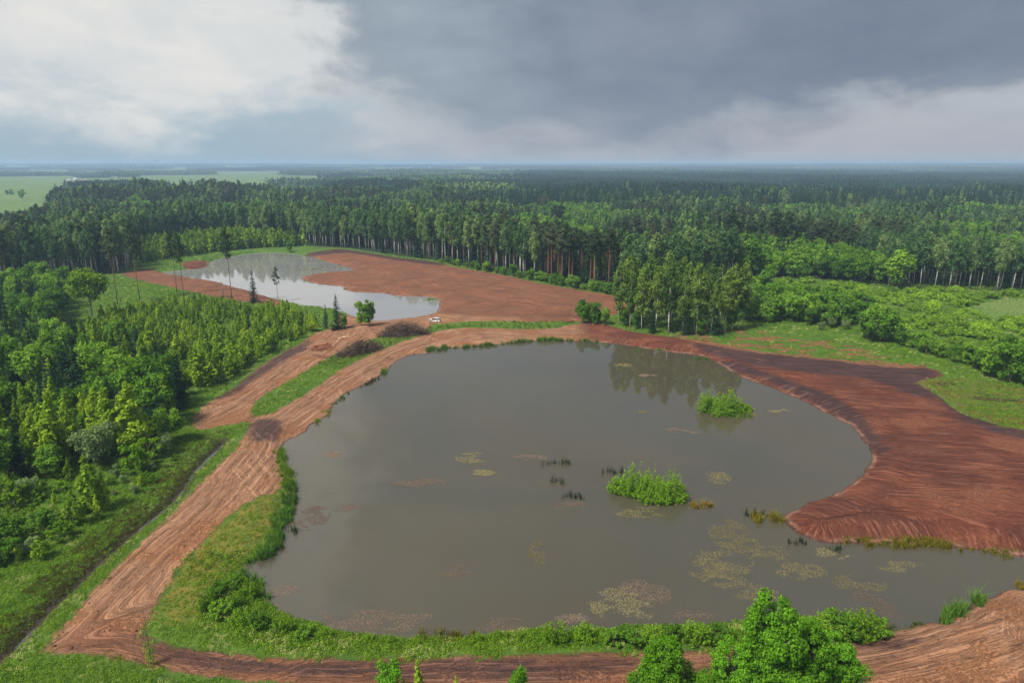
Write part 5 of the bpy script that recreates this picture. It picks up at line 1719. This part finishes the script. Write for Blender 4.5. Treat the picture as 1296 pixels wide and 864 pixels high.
    for i, (px, py, rx, ry, pink) in enumerate(mats):
        r = np.random.default_rng(600 + i)
        c = np.array(G(px, py, WATER))
        d = depth_at(py, WATER) / FPX
        X, Y = rx * d, ry * d * d * FPX / (CAM_H + 0.8) * 1.0
        n = int(min(11000, max(700, X * Y * 130)))
        a, q = r.uniform(0, 6.283, n), r.uniform(0, 1, n) ** 0.5
        P = np.stack([np.cos(a) * q * X, np.sin(a) * q * Y], 1)
        m = fbm((P[:, 0] + c[0]) / 2.2, (P[:, 1] + c[1]) / 1.3, 40 + i, 4) + 0.22 * (0.85 - q) + r.normal(0, 0.035, n) > 0.532
        w = P + c
        m &= inside(w, POND)
        P = P[m]
        # keep the largest connected drift so that every mat is one piece
        cell = np.floor(P / 0.45).astype(int)
        occ = {}
        for qi, cc in enumerate(map(tuple, cell)):
            occ.setdefault(cc, []).append(qi)
        best, seen = [], set()
        for c0 in occ:
            if c0 in seen:
                continue
            stack, got = [c0], []
            seen.add(c0)
            while stack:
                a0, b0 = stack.pop()
                got += occ[(a0, b0)]
                for da in (-1, 0, 1):
                    for db in (-1, 0, 1):
                        nb = (a0 + da, b0 + db)
                        if nb in occ and nb not in seen:
                            seen.add(nb)
                            stack.append(nb)
            if len(got) > len(best):
                best = got
        P = P[best]
        n = len(P)
        if n < 140:
            continue
        pos = np.column_stack([P, r.uniform(0.006, 0.03, n)])
        V, Q, v = leaf_quads(r, pos, unit(np.column_stack([r.normal(0, 0.10, (n, 2)), np.ones(n)])), 0.05 + 0.0006 * c[1], 0.6)
        V[:, 2] = np.maximum(V[:, 2], 0.004)
        A_ = Acc()
        A_.add(V, Q, None, v)
        o = link('floating_weed', A_.mesh('floating_weed', ['pond_weed_pink' if pink else 'pond_weed']))
        o.location = (c[0], c[1], WATER)
        zone = 'beside the near shore' if py > 740 and px < 940 else 'in the narrow arm of the pond' if px > 960 and py > 660 else 'round the willow islets' if (px > 780 and py < 690) else 'in the open middle of the pond'
        tag(o, ('pinkish' if pink else 'khaki') + ' mat of floating weed ' + zone, 'water weed', ('pinkish' if pink else 'khaki') + ' weed mats ' + zone)
shore()

# ------------------------------------------------------------------ herbs and grass (nobody could count them)
def herbs():
    def tuft(seed, mat, n=46, h=0.5, w=0.5, size=0.10):
        r = np.random.default_rng(seed)
        a, q = r.uniform(0, 6.283, n), r.uniform(0, 1, n) ** 0.5
        z = h * (1 - 0.6 * q * q) * r.uniform(0.25, 1.0, n)
        pos = np.stack([np.cos(a) * q * w, np.sin(a) * q * w, z], 1)
        nr = unit(np.stack([np.cos(a) * q, np.sin(a) * q, np.full(n, 0.8)], 1) + r.normal(size=(n, 3)) * 0.5)
        V, Q, v = leaf_quads(r, pos, nr, size, 0.5)
        A_ = Acc()
        A_.add(V, Q, None, v)
        return [A_.mesh('tuft', [mat])]
    kinds = {k: [tuft(700 + 10 * j + i, k) for i in range(4)] for j, k in enumerate(('herb', 'herb_dry', 'herb_dark', 'herb_pale', 'leaf_broad'))}
    pts = []
    for lo, hi, sp in ((40, 100, 0.46), (100, 150, 0.66), (150, 215, 1.0), (215, 330, 1.7), (330, 430, 3.0)):
        w = hi * 0.8 + 10
        poly = np.array([(-w, lo), (w, lo), (w, hi), (-w, hi)], float)
        P = fill(poly, sp, int(lo), 1.0)
        P = P[in_view(P, 14)]
        t = terrain(P, True)
        ok = (t['pond'] > 0.25) & (t['fpond'] > 0.4) & (t['ditch'] > 0.42)
        edge = t['soil'] + (fbm(P[:, 0] / 1.8, P[:, 1] / 1.8, 3, 3) - 0.5) * 4.0
        ok &= (edge < 0.1) & (t['soil'] < 0.9)
        if lo > 300:
            ok &= ~inside(P, FOREST)
        pts.append(np.column_stack([P, t['h'], np.full(len(P), sp), t['moss'], t['yg'], t['ditch'], edge, t['pond']])[ok])
    A_ = np.vstack(pts)
    r = np.random.default_rng(2)
    x, y = A_[:, 0], A_[:, 1]
    u = r.uniform(0, 1, len(A_))
    n1 = fbm(x / 7, y / 7, 12, 3)
    n2 = fbm(x / 2.5, y / 2.5, 19, 3)
    # which side of the ditch
    dpt, _, side = seg_dist(A_[:, :2], DITCH, False)
    mead = (dpt < 5.5) & (x < np.interp(y, DITCH[::-1, 1], DITCH[::-1, 0]))
    cls = np.full(len(A_), 0)
    cls[(n1 > 0.52) & (u < 0.55)] = 4
    cls[(n2 > 0.60) & (u < 0.5)] = 3
    cls[mead & (n2 + (5.5 - dpt) * 0.05 > 0.45) & (u < 0.85)] = 2
    dam = (y > 185) & (y < 262) & (x > -75) & (x < 32) & (A_[:, 8] < 25)
    cls[dam & (u < 0.6)] = 2
    cls[(A_[:, 4] > -0.5) & (u < 0.8)] = 1
    cls[(A_[:, 5] > -1) & (u < 0.5)] = 1
    keep = ~((A_[:, 4] > 0) & (u < 0.55))
    strip = (A_[:, 8] < 7) & (y < 90)                     # lush herb bank along the near shore
    sc = (0.45 + 0.45 * n1 + 0.3 * u) * np.sqrt(A_[:, 3] / 0.6) * np.where(strip, 1.35, 1.0) * np.where(cls == 1, 0.6, 1.0)
    sc *= np.clip(0.45 - A_[:, 7] * 0.45, 0.4, 1.0)
    sc *= np.where(inside(A_[:, :2], FIELDS[3]), 0.5, 1.0)
    names = [('herb_cover', 'lush light green herbs covering the meadows and banks'), ('dry_moss_cover', 'yellowish dry grass on the mossy slope and waste ground'), ('ditch_herb_cover', 'dark mottled herbs along the ditch'),
             ('flowering_herb_cover', 'pale flowering herbs sprinkled over the meadows'), ('leafy_herb_cover', 'deep green leafy herbs between the lighter ones')]
    for i, (k, (nm, lab)) in enumerate(zip(('herb', 'herb_dry', 'herb_dark', 'herb_pale', 'leaf_broad'), names)):
        m = keep & (cls == i)
        scatter(nm, A_[m][:, :3] - [0, 0, 0.04], sc[m], kinds[k], lab, 'herbs', 40 + i)
    print('tufts', keep.sum())
herbs()

def clods():
    vs = []
    for i in range(5):
        r = np.random.default_rng(800 + i)
        V = unit(np.array([(a, b, c) for a in (-1, 1) for b in (-1, 1) for c in (-1, 1)], float)) * r.uniform(0.6, 1.2, (8, 1)) * [1, 0.8, 0.6]
        Q = [(0, 1, 3, 2), (4, 6, 7, 5), (0, 4, 5, 1), (2, 3, 7, 6), (0, 2, 6, 4), (1, 5, 7, 3)]
        vs.append([np_mesh('clod', V, Q, None, ['clod'])])
    r = np.random.default_rng(9)
    P = np.column_stack([r.uniform(-90, 130, 60000), r.uniform(45, 240, 60000)])
    P = P[in_view(P, 14)]
    t = terrain(P, True)
    n = fbm(P[:, 0] / 6, P[:, 1] / 6, 4, 3)
    k = (t['soil'] > 0.2) & (t['pond'] > 0.2) & ((n > 0.58) | (t['pond'] < 1.3) | (np.abs(t['soil']) < 0.9)) & (r.uniform(0, 1, len(P)) < 0.5)
    P = np.column_stack([P, t['h']])[k]
    scatter('earth_clods', P, np.clip(r.lognormal(-2.3, 0.5, len(P)), 0.04, 0.38), vs, 'loose red earth clods strewn over the bare ground', 'earth clods', 3)
    print('clods', len(P))
bark('clod', (0.13, 0.05, 0.032), (0.07, 0.03, 0.022), 4)
clods()

def field_trees():
    r = np.random.default_rng(12)
    for k, (px, py) in enumerate(((29, 252), (8, 247), (12, 247), (240, 246), (252, 243), (268, 247), (300, 245), (318, 243), (330, 247), (345, 244), (352, 246), (372, 243), (385, 246), (290, 240), (262, 240), (398, 243))):
        tree('broad_far', G(px + r.normal() * 2, py), r.uniform(9, 17), 'lone broadleaf tree in the far green field beyond ' + ('the dark grove' if px < 100 else 'the far pond wood'), 'broadleaf tree', 'field trees beyond ' + ('the dark grove' if px < 100 else 'the far pond wood'), wide=1.2)
field_trees()

# ------------------------------------------------------------------ brush heaps, logs, fallen branches, car, far houses
def brush_heap(cpx, length, width, hgt, n, rz, label, seed, mats=('dead_stick', 'pale_stick')):
    r = np.random.default_rng(seed)
    a = Acc()
    # earth core under the branches
    m, k = 14, 24
    T_, U = np.meshgrid(np.linspace(0, 1, m), np.linspace(0, 2 * np.pi, k, endpoint=False), indexing='ij')
    rr = 1 - T_ * 0.999
    prof = (1 - rr ** 2.2)
    lump = 1 + 0.25 * np.sin(U * 3 + seed) * rr
    V = np.stack([np.cos(U) * rr * length / 2 * 0.85 * lump, np.sin(U) * rr * width / 2 * 0.85 * lump, prof * hgt * 0.5 - 0.15], -1).reshape(-1, 3)
    i = (np.arange(m - 1)[:, None] * k + np.arange(k)[None, :])
    j = (np.arange(m - 1)[:, None] * k + (np.arange(k)[None, :] + 1) % k)
    a.add(V, np.stack([i, j, j + k, i + k], -1).reshape(-1, 4), m=0)
    for s in range(n):
        an, q = r.uniform(0, 6.283), r.uniform(0, 1) ** 0.55
        z = hgt * (1 - q ** 2.0) * r.uniform(0.45, 1.05)
        c = np.array([math.cos(an) * q * length / 2, math.sin(an) * q * width / 2, z])
        yaw = r.normal() * 0.75 + (0 if r.random() < 0.6 else 1.6)
        l = r.uniform(1.0, 4.2)
        d = np.array([math.cos(yaw), math.sin(yaw), r.normal() * 0.33])
        b = c - d * l / 2
        e = c + d * l / 2 + r.normal(size=3) * 0.2
        if b[2] < -0.1: b[2] = -0.1
        if e[2] < 0: e[2] = 0.02
        mid = (b + e) / 2 + r.normal(size=3) * 0.12 * l
        w = r.uniform(0.03, 0.10)
        mt = 1 if r.random() < 0.78 else 2
        a.tube([b, mid, e], [w, w * 0.75, w * 0.2], 4, mt)
        for f in range(2):
            g = mid + (e - mid) * r.random()
            a.tube([g, g + (d * 0.7 + r.normal(size=3) * 0.6) * l * 0.28], [w * 0.45, w * 0.1], 3, mt)
    o = link('brush_heap', a.mesh('brush_heap', ['peat', *mats]))
    x0, y0 = G(*cpx)
    o.location = (x0, y0, float(ground_z([(x0, y0)])[0]))
    o.rotation_euler = (0, 0, rz)
    tag(o, label, 'brush heap')
brush_heap((512, 425), 17, 6.0, 4.6, 620, 0.25, 'larger dark heap of cut branches on the dam between the ponds', 1)
brush_heap((456, 446), 15, 5.5, 3.6, 520, 0.75, 'smaller dark heap of cut branches between the two roads', 2)

def logs():
    x0, y0 = G(404, 441)
    e = empty('log_pile', (x0, y0, float(ground_z([(x0, y0)])[0])), R(38))
    tag(e, 'low pile of orange-brown felled logs beside the branch road', 'log pile')
    r = np.random.default_rng(6)
    ms = []
    for v in range(3):
        a = Acc()
        l, w = (4.4, 5.2, 3.8)[v], (0.17, 0.14, 0.2)[v]
        V, Q, T = tube([(-l / 2, 0, 0), (0, 0.03, 0.02), (l / 2, 0, 0)], [w * 1.05, w, w * 0.88], 8)
        a.add(V, Q, None, m=0)
        a.add(V, np.zeros((0, 4), int), T, m=1)
        ms.append((a.mesh('log', ['log_bark', 'log_end'], False), w))
    for lay, cnt in enumerate((11, 9, 7, 4)):
        for i in range(cnt):
            m, w = ms[r.integers(3)]
            o = link('log', m, e)
            o.location = (r.normal() * 0.5 - 0.5 + (i % 2) * 1.6, (i - cnt / 2) * 0.62 + r.normal() * 0.08, 0.18 + lay * 0.34)
            o.rotation_euler = (r.uniform(0, 6.28), r.normal() * 0.03, r.normal() * 0.09)
    for k, (px, py) in enumerate(((436, 428), (441, 426), (447, 426), (430, 431))):
        a = Acc()
        a.tube([(-2.2, 0, 0.12), (0, 0.1, 0.14), (2.2, 0, 0.12)], [0.16, 0.15, 0.12], 8)
        o = link('loose_log', a.mesh('loose_log', ['log_end']))
        x1, y1 = G(px, py)
        o.location = (x1, y1, float(ground_z([(x1, y1)])[0]))
        o.rotation_euler = (0, 0, 0.5 + 0.3 * k)
        tag(o, 'pale peeled log lying loose on the earth beyond the log pile', 'log', 'loose pale logs')
logs()

def branches(px, py, n, spread, label, seed):
    r = np.random.default_rng(seed)
    a = Acc()
    for s in range(n):
        c = np.array([r.normal() * spread, r.normal() * spread * 0.4, r.uniform(0.1, 0.5)])
        yaw = -0.5 + r.normal() * 0.5
        l = r.uniform(1.5, 4.5)
        d = np.array([math.cos(yaw), math.sin(yaw), r.normal() * 0.1])
        p = np.array([c - d * l / 2, c + r.normal(size=3) * 0.15, c + d * l / 2])
        p[:, 2] = np.maximum(p[:, 2], 0.05)
        w = r.uniform(0.05, 0.13)
        a.tube(p, [w, w * 0.8, w * 0.3], 5)
        for f in range(3):
            g = p[1] + (p[2] - p[1]) * r.random()
            a.tube([g, g + (d * 0.5 + np.array([r.normal() * 0.6, r.normal() * 0.6, abs(r.normal()) * 0.3])) * l * 0.3], [w * 0.5, w * 0.1], 4)
    o = link('fallen_branches', a.mesh('fallen_branches', ['dead_stick']))
    x0, y0 = G(px, py)
    o.location = (x0, y0, float(ground_z([(x0, y0)])[0]))
    tag(o, label, 'branches')
branches(1258, 506, 20, 3.4, 'dark fallen branches lying on the yellow-green waste ground', 3)
branches(1200, 487, 7, 2.0, 'few dark sticks at the edge of the furrowed earth', 5)
branches(430, 452, 16, 2.6, 'scattered sticks at the end of the smaller brush heap', 8)

def car():
    x0, y0 = G(550, 408)
    e = empty('parked_car', (x0, y0, float(ground_z([(x0, y0)])[0]) + 0.02), R(172), 0.9)
    tag(e, 'white estate car parked on the red earth beside the dam', 'car')
    L2, W2 = 2.25, 0.89
    prof = [(-L2, 0.42), (-L2 - 0.02, 0.75), (-L2 + 0.08, 0.98), (-1.0, 1.02), (0.95, 1.0), (1.85, 0.86), (2.2, 0.70), (2.27, 0.45), (2.2, 0.28), (-2.15, 0.28)]
    def extrude(pr, w, inset=0.0):
        n = len(pr)
        V = []
        for s, f in ((-1, 1), (1, 1)):
            V += [(x, s * w * (1 - inset * (z > 0.9)), z) for x, z in pr]
        Q = [(i, (i + 1) % n, n + (i + 1) % n, n + i) for i in range(n)]
        c = [(i, (i + 1) % n) for i in range(n)]
        T = []
        tri = tessellate_polygon([[Vector((x, z, 0)) for x, z in pr]])
        T += [tuple(t) for t in tri] + [tuple(n + q for q in t[::-1]) for t in tri]
        return np.array(V), np.array(Q), np.array(T)
    a = Acc(); a.add(*extrude(prof, W2, 0.05)); link('body', a.mesh('car_body', ['car_paint']), e)
    roof = [(-2.05, 1.34), (-1.8, 1.50), (-0.3, 1.53), (0.35, 1.47), (0.25, 1.42), (-1.9, 1.42)]
    a = Acc(); a.add(*extrude(roof, 0.68)); link('roof', a.mesh('car_roof', ['car_paint']), e)
    g = [(-2.16, 0.99), (-2.0, 1.42), (0.32, 1.43), (1.05, 1.0)]
    a = Acc()
    V, Q, T = extrude(g, 0.82)
    V[:, 1] *= np.where(V[:, 2] > 1.2, 0.83, 1.0)
    a.add(V, Q, T); link('window', a.mesh('car_glass', ['car_glass']), e)
    for x in (-2.08, -1.25, -0.35):
        for s in (-1, 1):
            a = Acc(); a.tube([(x, s * 0.83, 1.0), (x + 0.10, s * 0.70, 1.44)], [0.04, 0.04], 4)
            link('pillar', a.mesh('car_pillar', ['car_paint']), e)
    a = Acc(); V, Q, T = tube([(0, -0.11, 0), (0, 0.11, 0)], [0.33, 0.33], 18); a.add(V, Q, T); wm = a.mesh('car_tyre', ['tyre'])
    a = Acc(); V, Q, T = tube([(0, -0.12, 0), (0, 0.12, 0)], [0.2, 0.2], 14); a.add(V, Q, T); rm = a.mesh('car_rim', ['rim_metal'])
    for x in (-1.35, 1.42):
        for s in (-1, 1):
            o = link('wheel', wm, e); o.location = (x, s * 0.80, 0.33)
            link('rim', rm, o)
    def bit(nm, lo, hi, mat):
        a = Acc(); a.box(lo, hi); link(nm, a.mesh('car_' + nm, [mat]), e)
    for s in (-1, 1):
        bit('headlight', (2.05, s * 0.68 - 0.15, 0.62), (2.262, s * 0.68 + 0.15, 0.76), 'lamp_clear')
        bit('tail_light', (-2.29, s * 0.72 - 0.1, 0.72), (-2.1, s * 0.72 + 0.1, 1.0), 'lamp_red')
        bit('mirror', (0.72, s * 0.95 - 0.09, 0.98), (0.86, s * 0.95 + 0.09, 1.12), 'car_paint')
    bit('bumper', (-2.32, -0.84, 0.36), (-2.2, 0.84, 0.58), 'car_trim')
    bit('bumper', (2.2, -0.84, 0.3), (2.32, 0.84, 0.5), 'car_trim')
    bit('tailgate', (-2.34, -0.72, 0.60), (-2.275, 0.72, 0.97), 'car_trim')
car()

def houses():
    spots = [(96, 228.6, 14, 8, 5, 'house_white', 'roof_grey', 'larger white farmhouse far away on the plain'), (103, 229.0, 9, 7, 4, 'house_white', 'house_roof', 'small white farmhouse next to the larger one'),
             (88, 229.4, 10, 6, 4, 'house_white', 'roof_grey', 'pale barn at the end of the far farmhouses'), (231, 246.5, 12, 6, 3.5, 'house_white', 'roof_grey', 'pale shed at the edge of the far green field'),
             (262, 236.5, 10, 7, 4, 'house_white', 'house_roof', 'white cottage beyond the far green field'), (108, 229.8, 8, 6, 3.5, 'house_white', 'roof_grey', 'little shed beside the small far farmhouse')]
    for px, py, l, w, h, wm, rm, lab in spots:
        x0, y0 = G(px, py)
        z0 = float(ground_z([(x0, y0)])[0])
        e = empty('farmhouse', (x0, y0, z0), random.uniform(-0.4, 0.4))
        tag(e, lab, 'house')
        a = Acc(); a.box((-l / 2, -w / 2, -0.5), (l / 2, w / 2, h))
        a.add([(-l / 2, -w / 2, h), (-l / 2, w / 2, h), (-l / 2, 0, h + w * 0.45), (l / 2, -w / 2, h), (l / 2, w / 2, h), (l / 2, 0, h + w * 0.45)], [], [(0, 2, 1), (3, 4, 5)])
        link('wall', a.mesh('house_wall', [wm]), e)
        a = Acc()
        q = 0.5
        for s in (-1, 1):
            a.add([(-l / 2 - q, s * (w / 2 + q), h - 0.3), (l / 2 + q, s * (w / 2 + q), h - 0.3), (l / 2 + q, 0, h + w * 0.48), (-l / 2 - q, 0, h + w * 0.48)], [(0, 1, 2, 3)])
        link('roof', a.mesh('house_roof', [rm]), e)
        for k in (-0.3, 0.0, 0.3):
            a = Acc(); a.box((k * l - 0.6, -w / 2 - 0.05, h * 0.35), (k * l + 0.6, -w / 2 - 0.002, h * 0.75))
            link('window', a.mesh('house_window', ['car_glass']), e)
houses()

# ------------------------------------------------------------------ haze: the air of the whole place
def haze():
    t = NT('haze')
    pv = t.n('ShaderNodeVolumePrincipled')
    pv.inputs['Color'].default_value = (0.52, 0.75, 1.0, 1)
    pv.inputs['Density'].default_value = 0.00018
    pv.inputs['Anisotropy'].default_value = 0.1
    t.t.links.new(pv.outputs[0], t.out.inputs['Volume'])
    a = Acc()
    a.box((-17500, -600, -12), (17500, 17500, 78))
    o = link('haze', a.mesh('haze', ['haze']))
    tag(o, 'thin bluish haze over the whole plain', 'haze', kind='stuff')
haze()
